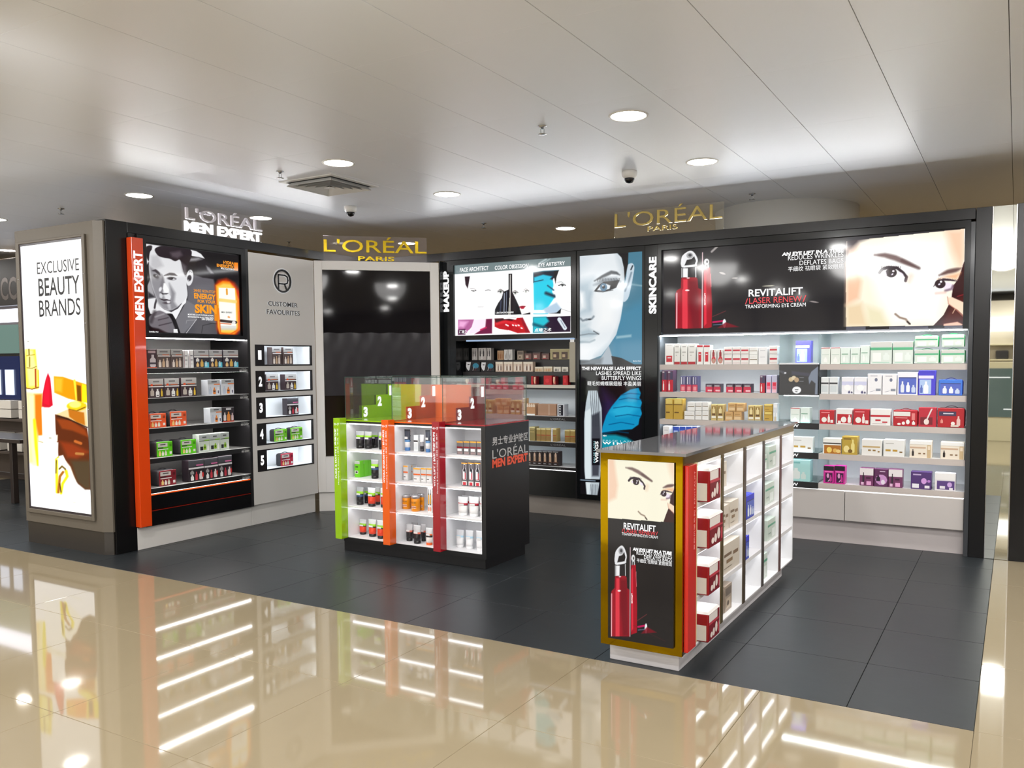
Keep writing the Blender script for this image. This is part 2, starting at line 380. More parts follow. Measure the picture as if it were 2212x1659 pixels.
for (x, y), lb in zip([(-2.75, 4.97), (-5.21, 5.02), (-8.29, 5.06), (-5.22, 8.06), (-2.18, 7.98), (-8.12, 7.95)],
    ['chrome sprinkler head nearest, left of the largest downlight', 'chrome sprinkler head just left of the square air vent', 'chrome sprinkler head over the lipstick pillar',
     'small sprinkler head beyond the gold letters of the corner', 'small sprinkler head near the round white column', 'small sprinkler head beyond the silver sign']):
    r_ = thing('sprinkler_head', lb, 'sprinkler', WD, (x, y, CEIL), 'ceiling sprinkler heads')
    t = MB(); t.lathe(x, y, [(.03, CEIL), (.032, CEIL-.004), (.012, CEIL-.01), (.008, CEIL-.022)], STEEL, 14); part(r_, 'base', t)
    t = MB()
    for s_ in (-1, 1): t.box(x+s_*.012-.002, x+s_*.012+.002, y-.002, y+.002, CEIL-.05, CEIL-.018, STEEL)
    t.box(x-.014, x+.014, y-.002, y+.002, CEIL-.052, CEIL-.048, STEEL); part(r_, 'frame_arm', t)
    t = MB(); t.lathe(x, y, [(.004, CEIL-.05), (.028, CEIL-.054), (.029, CEIL-.056), (.003, CEIL-.058)], STEEL, 14); part(r_, 'deflector', t)
for (x, y), lb in zip([(-5.787, 6.5), (-2.789, 6.51)], ['white dome camera below the air vent, above the corner unit', 'white dome camera above the poster of the pale face']):
    r_ = thing('dome_camera', lb, 'security camera', WD, (x, y, CEIL), 'ceiling dome cameras')
    t = MB(); t.lathe(x, y, [(.062, CEIL), (.064, CEIL-.02), (.058, CEIL-.045), (.04, CEIL-.06)], M((225, 224, 220), .35), 24); part(r_, 'housing', t)
    t = MB(); t.lathe(x, y, [(.042, CEIL-.055), (.04, CEIL-.075), (.028, CEIL-.093), (.006, CEIL-.1)], M((15, 15, 17), .08), 20); part(r_, 'dome', t)
t = MB(); t.lathe(-2.13, 9.1, [(.72, 0), (.72, CEIL)], M((222, 220, 214), .4), 48)
solid('round_column', t, 'round white column rising behind the right-hand wall units', 'column', WD, (-2.13, 9.1, 0))
# ------------------------------------------------------------------ lipstick pillar
TOP = 2.72
r_ = thing('pillar', 'taupe rectangular pillar carrying the bright lipstick picture', 'pillar', CL, (-7, 0, 0))
t = MB()
t.grid([[(-7.56, 0, z), (-6.45, 0, z), (-6.38, .04, z), (-6.38, .056, z), (-6.96, .056, z), (-6.96, .9, z), (-7.56, .9, z)] for z in (.19, TOP)], TAUPE, smooth=False, caps=True); part(r_, 'casing', t)
t = MB(); t.grid([[(-7.55, .008, z), (-6.455, .008, z), (-6.39, .048, z), (-6.39, .056, z), (-6.96, .056, z), (-6.96, .9, z), (-7.55, .9, z)] for z in (0, .19)], M((52, 47, 42), .35), smooth=False, caps=True); part(r_, 'plinth', t)
r_ = thing('light_box', 'tall bright light box showing a red lipstick, black slogan above', 'advertising light box', CL, (-7.02, -.001, .3))
t = MB(); a0, a1, b0, b1 = -7.478, -6.575, .31, 2.60
for bx in ((a0-.035, a0, b0-.035, b1+.02), (a1, a1+.035, b0-.035, b1+.02), (a0, a1, b0-.035, b0), (a0, a1, b1, b1+.02)): t.box(bx[0], bx[1], -.02, -.0006, bx[2], bx[3], TAUPE, .003)
part(r_, 'frame', t)
t = MB()
for bx in ((a0, a0+.014, b0, b1), (a1-.014, a1, b0, b1), (a0+.014, a1-.014, b0, b0+.018), (a0+.014, a1-.014, b1-.018, b1)): t.box(bx[0], bx[1], -.012, -.0006, bx[2], bx[3], M((50, 44, 50), .3))
part(r_, 'inner_frame', t)
for zz in (2.3, 1.9, 1.2): 
    for xx in (a0-.018, a1+.018):
        t = MB(); t.lathe(xx, zz, [(.006, -.02), (.005, -.024), (.001, -.025)], STEEL, 10, ax='y'); part(r_, 'screw', t)
P = Pic([(48.5, 536), (179.5, 519), (201, 1108), (68.5, 1089)], 150, 380, (255, 255, 255))
P.z(40, 720, 4.367)
P.poly([(78, 140), (175, 140), (205, 480), (200, 510), (85, 510), (70, 300)], (250, 225, 60), 14).poly([(90, 140), (150, 150), (185, 330), (190, 480), (110, 490), (90, 320)], (255, 246, 150), 26)
P.line([(100, 68), (112, 66)], 6, (120, 110, 60), 3).line([(112, 140), (114, 195)], 12, (120, 95, 20), 5).line([(118, 215), (118, 300)], 14, (150, 130, 50), 8).line([(90, 200), (165, 190)], 7, (150, 120, 20), 5).line([(92, 312), (140, 318), (182, 300)], 7, (120, 90, 30), 5)
P.poly([(165, 320), (180, 320), (182, 495), (168, 495)], (170, 60, 20), 8).line([(82, 500), (140, 512), (205, 492)], 9, (120, 50, 20), 6).poly([(192, 330), (204, 330), (208, 480), (198, 485)], (215, 200, 10), 8)
P.poly([(85, 540), (235, 560), (240, 950), (205, 1230), (110, 1200), (95, 800)], (255, 214, 120), 40, op=.9).poly([(160, 560), (235, 555), (240, 940), (200, 960), (165, 800)], (232, 120, 14), 26).poly([(105, 560), (160, 570), (165, 1000), (200, 1230), (140, 1230), (110, 900)], (255, 250, 190), 30, op=.85).line([(160, 800), (175, 1050), (195, 1220)], 26, (238, 226, 20), 14)
P.poly([(345, 390), (430, 395), (520, 425), (665, 470), (660, 640), (560, 620), (480, 600), (350, 545)], (255, 150, 0), 10).ramp((350, 0), (670, 0), (255, 190, 20), (240, 120, 0), mask=np.clip((P.c[..., 2] < 40)*1.0, 0, 1)*0)
P.poly([(350, 400), (430, 410), (420, 540), (350, 530)], (255, 196, 60), 30, op=.7).line([(540, 430), (560, 610)], 20, (255, 230, 60), 8).poly([(560, 470), (600, 480), (605, 630), (565, 620)], (120, 70, 0), 12).poly([(610, 460), (665, 480), (660, 640), (610, 630)], (250, 230, 20), 8)
P.poly([(355, 750), (470, 700), (650, 640), (665, 860), (560, 830), (430, 770)], (230, 205, 150), 14).ell(560, 670, 95, 45, (250, 200, 20), 8).ell(545, 655, 55, 30, (255, 246, 120), 10).line([(490, 700), (560, 715), (640, 680)], 12, (130, 90, 10), 6)
P.poly([(480, 700), (630, 730), (640, 850), (560, 820), (490, 770)], (190, 110, 20), 12)
P.poly([(355, 745), (480, 780), (660, 880), (690, 1100), (690, 1455), (640, 1455), (570, 1400), (500, 1280), (430, 1130), (385, 1140), (360, 900)], (92, 38, 10), 8)
P.poly([(370, 790), (500, 800), (640, 890), (670, 960), (520, 900), (420, 880)], (150, 62, 16), 22, op=.9).poly([(400, 1000), (520, 1020), (680, 1100), (560, 1160), (470, 1150)], (140, 50, 14), 40).poly([(500, 1180), (690, 1180), (690, 1450), (640, 1450), (560, 1380)], (74, 58, 38), 40).line([(545, 1000), (600, 1020)], 26, (190, 100, 40), 8).line([(555, 1115), (620, 1120)], 24, (180, 120, 60), 6).line([(380, 760), (500, 800), (660, 870)], 12, (40, 16, 6), 8)
P.poly([(232, 670), (242, 540), (265, 430), (290, 358), (312, 410), (325, 540), (335, 662), (300, 685), (255, 684)], (206, 10, 40), 7).poly([(250, 640), (258, 520), (285, 400), (300, 500), (300, 660)], (240, 14, 50), 14, op=.8)
P.poly([(228, 680), (350, 684), (358, 950), (236, 950)], (255, 255, 252), 5).poly([(196, 945), (380, 940), (378, 1000), (200, 1000)], (250, 246, 225), 8).poly([(196, 1000), (385, 1010), (370, 1480), (200, 1490)], (255, 255, 250), 10).line([(200, 1000), (240, 1010)], 8, (190, 170, 110), 6).line([(300, 968), (318, 968)], 6, (110, 100, 60), 4).line([(360, 1170), (385, 1150)], 16, (200, 200, 40), 8)
P.poly([(358, 1170), (420, 1140), (500, 1240), (560, 1400), (440, 1500), (345, 1490)], (255, 252, 235), 14).line([(368, 1180), (372, 1480)], 26, (240, 220, 30), 8).line([(366, 1180), (362, 1300)], 9, (80, 60, 10), 5)
P.line([(395, 1260), (420, 1235), (450, 1260), (465, 1320)], 16, (110, 84, 30), 6).line([(385, 1480), (400, 1330), (430, 1290)], 24, (170, 100, 20), 10).line([(410, 1490), (425, 1400), (470, 1330), (460, 1280)], 24, (250, 230, 20), 10).line([(398, 1400), (410, 1480)], 12, (90, 50, 6), 6)
P.line([(470, 1575), (570, 1578)], 5, (225, 225, 180), 6)
P.build(r_, a0+.012, a1-.012, b0+.016, b1-.016, -.008, 1.35)
for s_, L, R_, bo in (('EXCLUSIVE', (79.5, 567, 593), 170.5, 0), ('BEAUTY', (82.5, 602, 641), 171.5, .01), ('BRANDS', (84, 649, 685), 173.5, .004)):
    letters_px(r_, s_, L, R_, -.009, TXK, bold=bo)
# ------------------------------------------------------------------ black portal frames
t = MB(); t.box(4.248, 4.44, .04, .62, 0, 2.734, BLACK, .002); t.box(4.439, 4.4395, .05, .6, .0, 2.645, M((10, 10, 11), .5))
solid('frame_post', t, 'black frame post between the lipstick pillar and the orange strip', 'post', LW, (4.3, .04, 0))
solid('fascia_beam', MB().box(4.442, 7.47, .04, .62, 2.648, 2.734, BLACK, .002), 'black fascia beam over the men\'s cabinet and grey niches', 'fascia', LW, (4.442, .04, 2.648))
solid('fascia_beam', MB().box(-6.36, -.304, 0, .6, 2.648, 2.734, BLACK, .002), 'long black fascia beam over the makeup and skincare cabinets', 'fascia', RW, (-6.36, 0, 2.648))
solid('frame_post', MB().box(-.30, -.190, 0, .6, 0, 2.734, BLACK, .002), 'black frame post between skincare shelves and the mirror strip', 'post', RW, (-.3, 0, 0))
for fr, a, b in ((LW, 4.6, 7.2), (RW, -5.6, -.6)):
    o = solid('led_tube', MB().box(a, b, .38, .40, 2.735, 2.755, M((235, 242, 255), .5, e=2)), 'light tube lying on top of the ' + ('men\'s' if fr is LW else 'right-hand') + ' wall frame', 'light tube', fr, (a, .38, 2.735))
r_ = thing('wall_mirror', 'narrow full-height mirror strip between black posts at the right', 'mirror', RW, (-.1, 0, 0))
MIR = M((235, 238, 232), .015, 1)
t = MB(); t.box(-.186, -.024, .004, .05, 0.003, 2.733, MIR); part(r_, 'mirror_pane', t)
t = MB(); t.box(-.188, -.184, -.002, .05, 0, 2.734, STEEL); t.box(-.028, -.022, -.002, .05, 0, 2.734, STEEL); part(r_, 'edge_trim', t)
solid('end_post', MB().box(-.020, .3, 0, .6, 0, 2.74, BLACK, .002), 'black post at the right edge beyond the mirror strip', 'post', RW, (.1, 0, 0))
# ------------------------------------------------------------------ left wall: men's cabinet
SH = [1.53, 1.276, 1.02, .765, .51]          # shelf tops shared by the wall units
DK = M((34, 33, 35), .35); MID = M((150, 148, 147), .5); RAILW = M((228, 228, 228), .4)
MEN = thing('display_cabinet', 'black men\'s cabinet with orange strip, backlit portrait poster and five shelves', 'display cabinet', LW, (5.1, 0, 0))
r_ = MEN; a0, a1 = 4.475, 5.665
t = MB(); t.box(4.427, 4.534, -.03, .036, .2, 2.606, ORG, .002); st = part(r_, 'side_strip', t, label='glossy orange vertical strip')
letters_px(r_, 'MEN EXPERT', (287.5, 541, 690.5), 307, -.031, TXW, parent=st, rot=1, bold=.035)
t = MB(); t.box(4.441, 4.50, .03, .54, .19, 2.645, DK); part(r_, 'side_panel', t)
t = MB(); t.box(a1-.03, a1, .0, .54, .19, 2.645, DK); part(r_, 'side_panel', t)
t = MB(); t.box(4.5, a1-.03, .52, .54, .19, 1.8, MID); part(r_, 'back_panel', t)
lb = MB(); lb.box(4.5, a1-.03, .03, .5, 1.79, 2.64, DK)
lb.box(4.5, 4.585, -.0, .03, 1.79, 2.64, BLACK); lb.box(5.585, a1-.03, 0, .03, 1.79, 2.64, BLACK); lb.box(4.585, 5.585, 0, .03, 1.79, 1.825, BLACK); lb.box(4.585, 5.585, 0, .03, 2.585, 2.64, BLACK)
lbo = part(r_, 'light_box', lb)
def strip(r_, a, b, y, z, parent=None, dy=.018, e=LED): return part(r_, 'led_strip', MB().box(a, b, y, y+dy, z-.008, z, e), parent)
strip(r_, 4.5, a1-.04, .03, 1.79, lbo, .03, M((255, 253, 250), .5, e=30))
P = Pic([(316, 528), (514.9, 551.2), (518.2, 722.2), (320.6, 718.9)], 240, 220, (34, 30, 33)); P.z(310, 520, 7.541)
P.poly([(700, 560), (900, 560), (1140, 620), (1170, 740), (1190, 1530), (640, 1530), (720, 900)], (104, 101, 107), 30)
P.poly([(720, 300), (980, 290), (1160, 470), (1150, 620), (960, 600), (800, 540), (735, 420)], (38, 33, 37), 20).poly([(770, 150), (860, 170), (940, 215), (1000, 290), (900, 265), (790, 250)], (240, 240, 242), 10)
P.poly([(735, 290), (900, 270), (960, 300), (860, 330), (740, 340)], (150, 148, 152), 40).poly([(1020, 400), (1080, 440), (1145, 530), (1100, 530), (1040, 470)], (140, 138, 142), 26).poly([(1000, 200), (1540, 230), (1540, 480), (1190, 560), (1060, 340)], (30, 27, 29), 60)
P.poly([(45, 60), (330, 100), (300, 160), (180, 200), (110, 330), (60, 400)], (236, 236, 238), 20).poly([(60, 105), (145, 95), (130, 200), (95, 340), (60, 290), (48, 180)], (40, 33, 36), 14, curve=True)
P.poly([(60, 760), (110, 640), (180, 900), (240, 1000), (70, 960)], (170, 168, 172), 16).poly([(75, 840), (160, 900), (200, 930), (72, 950)], (60, 58, 62), 30)
P.poly([(70, 965), (215, 940), (260, 1020), (330, 1180), (260, 1240), (110, 1200), (72, 1080)], (236, 236, 238), 8).line([(215, 960), (190, 1040), (180, 1105)], 32, (70, 66, 70), 10)
P.poly([(540, 1280), (700, 970), (810, 1040), (1000, 1290), (1190, 1360), (1195, 1535), (420, 1535)], (84, 81, 86), 12).poly([(700, 970), (850, 1060), (870, 1270), (640, 1530), (540, 1530), (520, 1300), (640, 1100)], (122, 120, 125), 20)
P.line([(690, 1510), (860, 1280)], 10, (206, 204, 208), 8).line([(860, 1290), (700, 1300), (690, 1350)], 6, (170, 168, 172), 8).line([(940, 1500), (960, 1380), (1120, 1340), (1190, 1350)], 8, (30, 28, 30), 12)
P.poly([(105, 230), (150, 160), (230, 190), (330, 230), (600, 300), (650, 420), (690, 520), (700, 700), (715, 900), (660, 1000), (560, 1110), (450, 1155), (330, 1120), (250, 1040), (190, 900), (130, 720), (95, 480)], (228, 228, 231), 8, curve=True)
P.poly([(100, 420), (300, 560), (300, 840), (380, 1010), (430, 1150), (320, 1120), (240, 1030), (180, 880), (130, 700)], (140, 138, 143), 46, op=.9).poly([(420, 700), (520, 860), (500, 1000), (560, 1090), (440, 1150), (420, 1010), (440, 880)], (120, 118, 124), 50, op=.75).poly([(130, 260), (240, 240), (330, 420), (200, 480), (120, 420)], (190, 189, 193), 60, op=.8)
P.poly([(190, 150), (300, 95), (500, 110), (765, 150), (780, 260), (740, 380), (690, 560), (650, 500), (600, 320), (520, 340), (430, 300), (330, 285), (240, 250)], (44, 35, 41), 12, curve=True).poly([(440, 200), (600, 170), (640, 240), (560, 290), (470, 270)], (104, 92, 100), 50, op=.7).poly([(620, 350), (700, 420), (690, 580), (640, 500)], (110, 104, 110), 40, op=.7)
P.line([(145, 500), (200, 495), (250, 540), (275, 570)], 42, (62, 56, 62), 16, taper=True).ell(205, 590, 48, 26, (44, 38, 42), 14, 30).ell(212, 580, 12, 10, (210, 210, 214), 6).ell(230, 600, 30, 40, (90, 86, 92), 40, op=.6)
P.line([(340, 575), (430, 550), (500, 555), (545, 572)], 44, (66, 60, 66), 16, taper=True).ell(460, 622, 70, 26, (58, 52, 58), 16, 4).ell(490, 632, 26, 11, (225, 225, 228), 7).ell(468, 618, 17, 17, (26, 20, 24), 7)
P.poly([(300, 560), (330, 600), (350, 700), (310, 860), (255, 830), (280, 720)], (112, 108, 114), 30, op=.8).poly([(330, 700), (360, 700), (415, 800), (410, 860), (345, 850), (315, 790)], (252, 252, 252), 14).ell(275, 800, 22, 40, (236, 236, 240), 14, 20).poly([(265, 845), (330, 865), (410, 862), (380, 880), (300, 885)], (56, 50, 56), 12)
P.ell(285, 905, 26, 40, (216, 216, 220), 14, -10).ell(400, 925, 44, 44, (232, 232, 236), 14, 20).line([(265, 955), (330, 975), (380, 970), (440, 985)], 26, (52, 42, 48), 10, taper=True).ell(375, 1020, 60, 20, (86, 78, 84), 18).ell(405, 1005, 26, 20, (225, 222, 226), 10).line([(300, 1130), (400, 1165), (470, 1150), (560, 1100), (620, 1040)], 30, (66, 62, 68), 16)
P.ell(752, 605, 58, 132, (232, 232, 235), 8, 8).ell(748, 610, 34, 50, (60, 54, 60), 12, 10).line([(745, 520), (755, 490), (790, 520)], 10, (150, 148, 152), 8).ell(735, 650, 10, 18, (170, 168, 172), 6)
P.poly([(265, 1080), (340, 1130), (450, 1170), (560, 1110), (700, 930), (690, 1010), (640, 1060), (522, 1292), (430, 1190), (330, 1195), (280, 1160)], (246, 246, 248), 7).poly([(430, 1190), (470, 1200), (525, 1295), (600, 1520), (500, 1520), (440, 1370), (410, 1260)], (24, 21, 24), 8)
P.poly([(110, 1230), (230, 1150), (330, 1170), (420, 1240), (480, 1360), (500, 1500), (250, 1490), (110, 1400), (85, 1300)], (118, 114, 120), 18, curve=True).line([(180, 1170), (120, 1330)], 60, (60, 56, 60), 40, op=.7).line([(240, 1300), (400, 1260)], 16, (70, 66, 72), 16).line([(250, 1390), (450, 1340)], 16, (66, 62, 68), 16).line([(190, 1250), (330, 1200)], 24, (176, 174, 178), 24, op=.7)
P.poly([(485, 1445), (545, 1445), (558, 1510), (485, 1505)], (245, 245, 246), 6).poly([(20, 1400), (240, 1440), (430, 1530), (20, 1530)], (22, 19, 21), 30, op=.9)
P.poly([(1165, 720), (1220, 640), (1350, 610), (1480, 680), (1570, 820), (1590, 1420), (1500, 1540), (1240, 1540), (1190, 1440)], (214, 60, 20), 60).poly([(1175, 720), (1290, 650), (1400, 660), (1490, 760), (1550, 950), (1560, 1440), (1470, 1520), (1240, 1520), (1200, 1400)], (255, 150, 30), 26)
P.poly([(1200, 740), (1300, 690), (1410, 700), (1500, 800), (1530, 1400), (1460, 1490), (1240, 1490), (1215, 1300)], (255, 214, 90), 36).poly([(1225, 760), (1485, 765), (1495, 930), (1505, 1420), (1240, 1420), (1225, 1000)], (255, 255, 246), 10)
P.line([(1240, 960), (1490, 985)], 52, (250, 222, 130), 16).line([(1355, 785), (1358, 865)], 30, (236, 160, 40), 8).line([(1380, 1235), (1390, 1240)], 30, (240, 160, 90), 12).line([(1255, 1298), (1500, 1322)], 44, (60, 40, 34), 6).ell(1465, 1325, 30, 24, (240, 236, 232), 5).line([(1250, 1340), (1420, 1352)], 14, (226, 104, 40), 6).poly([(1240, 1380), (1505, 1380), (1500, 1450), (1245, 1450)], (214, 214, 210), 20, op=.8)
P.line([(1215, 1100), (1250, 1500), (1400, 1520), (1540, 1440), (1550, 1150)], 20, (240, 96, 20), 14, op=.8).poly([(1150, 1040), (1215, 1040), (1215, 1305), (1150, 1300)], (240, 140, 20), 6)
P.poly([(1475, 345), (1540, 350), (1543, 480), (1478, 475)], (250, 140, 24), 5)
lx0, lx1, lz0, lz1 = 4.597, 5.571, 1.835, 2.575
pic = P.build(r_, lx0, lx1, lz0, lz1, .022, 1.0, parent=lbo)
TXO = M((255, 160, 20), .4, e=1)
def zl(root, s, o, L, R_, d, mt, **k):
    (x, y1), (_, y2), (xr, _2) = Z(o, L[0], L[1]), Z(o, L[0], L[2]), Z(o, R_, 0)
    return letters_px(root, s, (x, y1, y2), xr, d, mt, **k)
o_ = (310, 520, 7.541)
for s_, L, R_, mt, bo in (('24HRS NON-STOP', (815, 785, 830), 1165, TXO, .01), ('ENERGY', (820, 850, 940), 1172, TXO, .04), ('FOR YOUR', (880, 955, 1008), 1170, TXO, .03), ('SKIN', (832, 1030, 1178), 1188, TXO, .05),
        ('HYDRA', (1298, 325, 375), 1470, TXO, .03), ('ENERGETIC', (1192, 372, 425), 1480, TXO, .03), ('MULTI-ACTION 8', (1260, 433, 462), 1475, TXW, .02), ('MOISTURE & ANTI-FATIGUE ACTION', (722, 1188, 1212), 1135, TXW, .02),
        ('INVIGORATES DULL TIRED SKIN', (722, 1226, 1250), 1135, TXW, .02), ('24H ENERGY', (945, 1262, 1292), 1138, TXW, .02), ('MEN EXPERT', (1268, 1150, 1175), 1445, TXK, .02), ('DANIEL WU', (92, 1470, 1494), 240, TXW, .02)):
    zl(r_, s_, o_, L, R_, .020, mt, parent=pic, bold=bo)
SGREY = M((150, 150, 152), .4)
MENX = M((205, 205, 205), .4)
for z in SH:
    t = MB(); t.box(4.5, a1-.03, .0, .018, z-.044, z-.002, DK); t.box(4.5, a1-.03, .018, .5, z-.036, z-.002, DK); t.box(4.5, a1-.03, -.003, .03, z-.002, z, RAILW); t.box(4.5, a1-.03, .03, .5, z-.002, z, MID)
    s_ = part(r_, 'shelf', t); strip(r_, 4.51, a1-.04, .024, z-.0365, s_, .016, M((255, 253, 250), .5, e=24))
    letters(r_, 'L\'ORÉAL', 5.535, 5.615, z-.022, z-.004, -.001, SGREY, parent=s_); letters(r_, 'MEN EXPERT', 5.53, 5.625, z-.042, z-.024, -.001, MENX, parent=s_, bold=.03)
for z0, z1, lit in ((.19, .318, 0), (.326, .452, 1)):
    d_ = part(r_, 'drawer', MB().box(4.5, a1-.03, .0, .45, z0, z1, BLACK, .002))
    part(r_, 'trim_line', MB().box(4.5, a1-.04, -.002, .02, z1-.001, z1+(.010 if lit else .004), M((250, 96, 30), .4, e=1.0) if lit else M((150, 30, 14), .3)), d_)
part(r_, 'plinth', MB().box(4.4405, 5.664, .035, .5, 0, .19, GREY, .002))
# ---- customer favourites panel
FAV = thing('niche_cabinet', 'light grey customer favourites cabinet with five numbered lit niches', 'display cabinet', LW, (6.1, 0, 0))
r_ = FAV; p0, p1 = 5.668, 6.528; q0, qn, q1 = 5.722, 5.838, 6.478
NI = []
for (yt, yb) in ((103, 300), (345, 547), (590, 790), (832, 1035), (1077, 1277)):
    x, y = Z((520, 720, 4.255), 140, yt); x2, y2 = Z((520, 720, 4.255), 150, yb)
    NI.append((LW.at(x, y, 0)[1], LW.at(x2, y2, 0)[1]))
t = MB(); t.box(p0, q0, 0, .02, .2, 2.62, GREY); t.box(q1, p1, 0, .02, .2, 2.62, GREY); zz = [2.62]+[v for n_ in NI for v in n_]+[.2]
for k in range(0, len(zz), 2): t.box(q0, q1, 0, .02, zz[k+1], zz[k], GREY)
part(r_, 'front_panel', t)
t = MB(); t.box(p0, p0+.02, .02, .5, .2, 2.62, GREY); t.box(p1-.02, p1, .02, .5, .2, 2.62, GREY); part(r_, 'carcass', t)
NW = M((236, 238, 240), .5)
for k, (z1, z0) in enumerate(NI):
    b = .012; t = MB()
    for bx in ((q0, qn, z0, z1), (qn, q1, z1-b, z1), (qn, q1, z0, z0+b), (q1-b, q1, z0+b, z1-b)): t.box(bx[0], bx[1], -.003, .02, bx[2], bx[3], M((28, 26, 28), .3))
    fr_ = part(r_, 'number_plate', t); letters(r_, str(k+1), q0+.035, q0+.078, z0+.06, z1-.055, -.0035, TXW, parent=fr_, bold=.05)
    t = MB(); t.box(qn, q1, .22, .23, z0, z1+.02, NW); t.box(qn-.01, qn, .02, .23, z0, z1+.02, NW); t.box(q1, q1+.01, .02, .23, z0, z1+.02, NW); t.box(qn, q1, .02, .23, z1+.016, z1+.024, NW); t.box(qn, q1, .02, .23, z0-.008, z0+.012, NW)
    n_ = part(r_, 'niche', t); strip(r_, qn+.03, q1-.01, .024, z1+.016, n_, .03, M((240, 248, 255), .5, e=16))
EMB = M((70, 68, 68), .3); EMW = M((250, 250, 250), .3, e=.5)
c0, cz = LW.at(*Z((520, 530, 6.635), 595, 512), 0); rr = (LW.at(*Z((520, 530, 6.635), 595, 345), 0)[1]-LW.at(*Z((520, 530, 6.635), 595, 680), 0)[1])/2
def ring(cx, cz_, ro, ri, y0, y1, mt):
    t = MB(); n = 40; t.grid([[(cx+r__*math.cos(a*2*math.pi/n), y, cz_+r__*math.sin(a*2*math.pi/n)) for a in range(n)] for r__, y in ((ri, y1), (ri, y0), (ro, y0), (ro, y1))], mt, smooth=False); return t
eb = part(r_, 'emblem', ring(c0, cz, rr, rr*.84, -.008, 0, M((30, 28, 30), .25)), label='black circle emblem with letter R inside')
part(r_, 'emblem_rim', ring(c0, cz, rr*1.07, rr*1.0, -.004, 0, EMW), eb)
def rbar(pts, wd, y0, y1, mt, t):
    for (ax, az), (bx, bz) in zip(pts[:-1], pts[1:]):
        L = math.hypot(bx-ax, bz-az); nx, nz = -(bz-az)/L*wd/2, (bx-ax)/L*wd/2; ex, ez = (bx-ax)/L*wd*.4, (bz-az)/L*wd*.4
        t.prism([(ax+nx-ex, az+nz-ez), (ax-nx-ex, az-nz-ez), (bx-nx+ex, bz-nz+ez), (bx+nx+ex, bz+nz+ez)], y0, y1, mt)
    return t
Rp = [(-.48, -.78), (-.48, .5), (.25, .5), (.52, .38), (.6, .1), (.5, -.16), (.22, -.25), (-.48, -.25)]
def tr_(q): return [(c0+a*rr, cz+b*rr*1.0) for a, b in q]
t = rbar(tr_([(a+.03, b) for a, b in Rp]), rr*.18, -.006, 0, EMW, MB()); part(r_, 'emblem_rim', t, eb)
t = rbar(tr_(Rp), rr*.12, -.009, 0, M((30, 28, 30), .25), MB()); rbar(tr_([(.2, -.25), (.5, -.8)]), rr*.12, -.009, 0, M((30, 28, 30), .25), t); part(r_, 'emblem_letter', t, eb)
o_ = (520, 530, 6.635)
for s_, L, R_ in (('CUSTOMER', (388, 797, 862), 806), ('FAVOURITES', (367, 914, 983), 838)):
    zl(r_, s_, o_, (L[0]-5, L[1], L[2]), R_-5, -.001, EMW, th=.004, bold=.012, name='lettering'); zl(r_, s_, o_, L, R_, -.001, EMB, th=.006, bold=.006)
part(r_, 'plinth', MB().box(5.667, 6.52, .035, .5, 0, .198, GREY, .002))
# ---- corner screen unit
r_ = thing('screen_unit', 'light grey corner unit across the angle with a large dark film-covered screen', 'display cabinet', CW, (CWL/2, 0, 0))
u0, z1 = CW.at(695.5, 582.3); u1, _ = CW.at(929, 586.3); _, z0 = CW.at(704.5, 986.7)
t = MB(); t.box(.006, u0, 0, .35, .205, 2.625, GREY, .002); t.box(u1, CWL, 0, .35, .205, 2.625, GREY, .002); t.box(u0, u1, 0, .35, z1, 2.625, GREY); t.box(u0, u1, 0, .35, .205, z0, GREY); part(r_, 'frame', t)
zs = CW.at(711, 719)[1]; zf = CW.at(711, 855)[1]
sc = part(r_, 'screen', MB().box(u0, u1, .03, .06, zf, z1, M((20, 18, 22), .05, spec=.3)))
t = MB(); n = 26; rows = []
for j in range(13):
    row = []
    for i in range(n):
        u = u0+(u1-u0)*i/(n-1); v = j/12
        row.append((u, .024-.007*abs(math.sin(i*.9+.5*math.sin(j)))*(1-v*.6)-.002, zs-(zs-zf)*v+(.004*math.sin(i*1.3) if j == 0 else 0)))
    rows.append(row)
t.grid(rows[::-1], M((42, 40, 46), .2, noise=.2, scale=4), closed=False); part(r_, 'film_sheet', t, sc, label='creased dark protective film')
part(r_, 'lower_panel', MB().box(u0, u1, .05, .08, z0, zf, M((26, 14, 12), .12)))
part(r_, 'plinth', MB().box(.012, CWL, .035, .3, 0, .205, GREY))
# ------------------------------------------------------------------ right wall: makeup unit
MK = thing('display_cabinet', 'black makeup cabinet with bright poster above and stepped tester trays', 'display cabinet', RW, (-4.5, 0, 0))
r_ = MK; GLB = M((22, 24, 26), .14, spec=.35)
mp = part(r_, 'side_panel', MB().box(-5.375, -5.275, .0, .5, .2, 2.645, GLB, .002), label='glossy black panel lettered upwards')
letters_px(r_, 'MAKEUP', Z((920, 530, 6.144), 230, 345)+(Z((920, 530, 6.144), 230, 885)[1],), Z((920, 530, 6.144), 305, 0)[0], -.001, TXW, parent=mp, rot=1, bold=.05)
px0, pz1 = RW.at(*Z((920, 530, 6.144), 382, 270), .03); px1, pz0 = RW.at(*Z((920, 530, 6.144), 1942, 1165), .03)
px0b, pz0b = RW.at(*Z((920, 530, 6.144), 388, 1200), .03); pz0 = (pz0+pz0b)/2
t = MB(); t.box(-5.275, px0, .0, .4, 1.79, 2.645, GLB); t.box(px1, -3.765, .0, .4, 1.79, 2.645, GLB); t.box(px0, px1, 0, .4, pz1, 2.645, GLB); t.box(px0, px1, 0, .4, 1.79, pz0, GLB); t.box(px0, px1, .04, .4, pz0, pz1, DK)
lbo = part(r_, 'light_box', t)
q = (920, 530, 6.144); P = Pic([Z(q, 380, 270), Z(q, 1940, 165), Z(q, 1945, 1165), Z(q, 388, 1200)], 280, 180, (255, 255, 255)); P.z(*q)
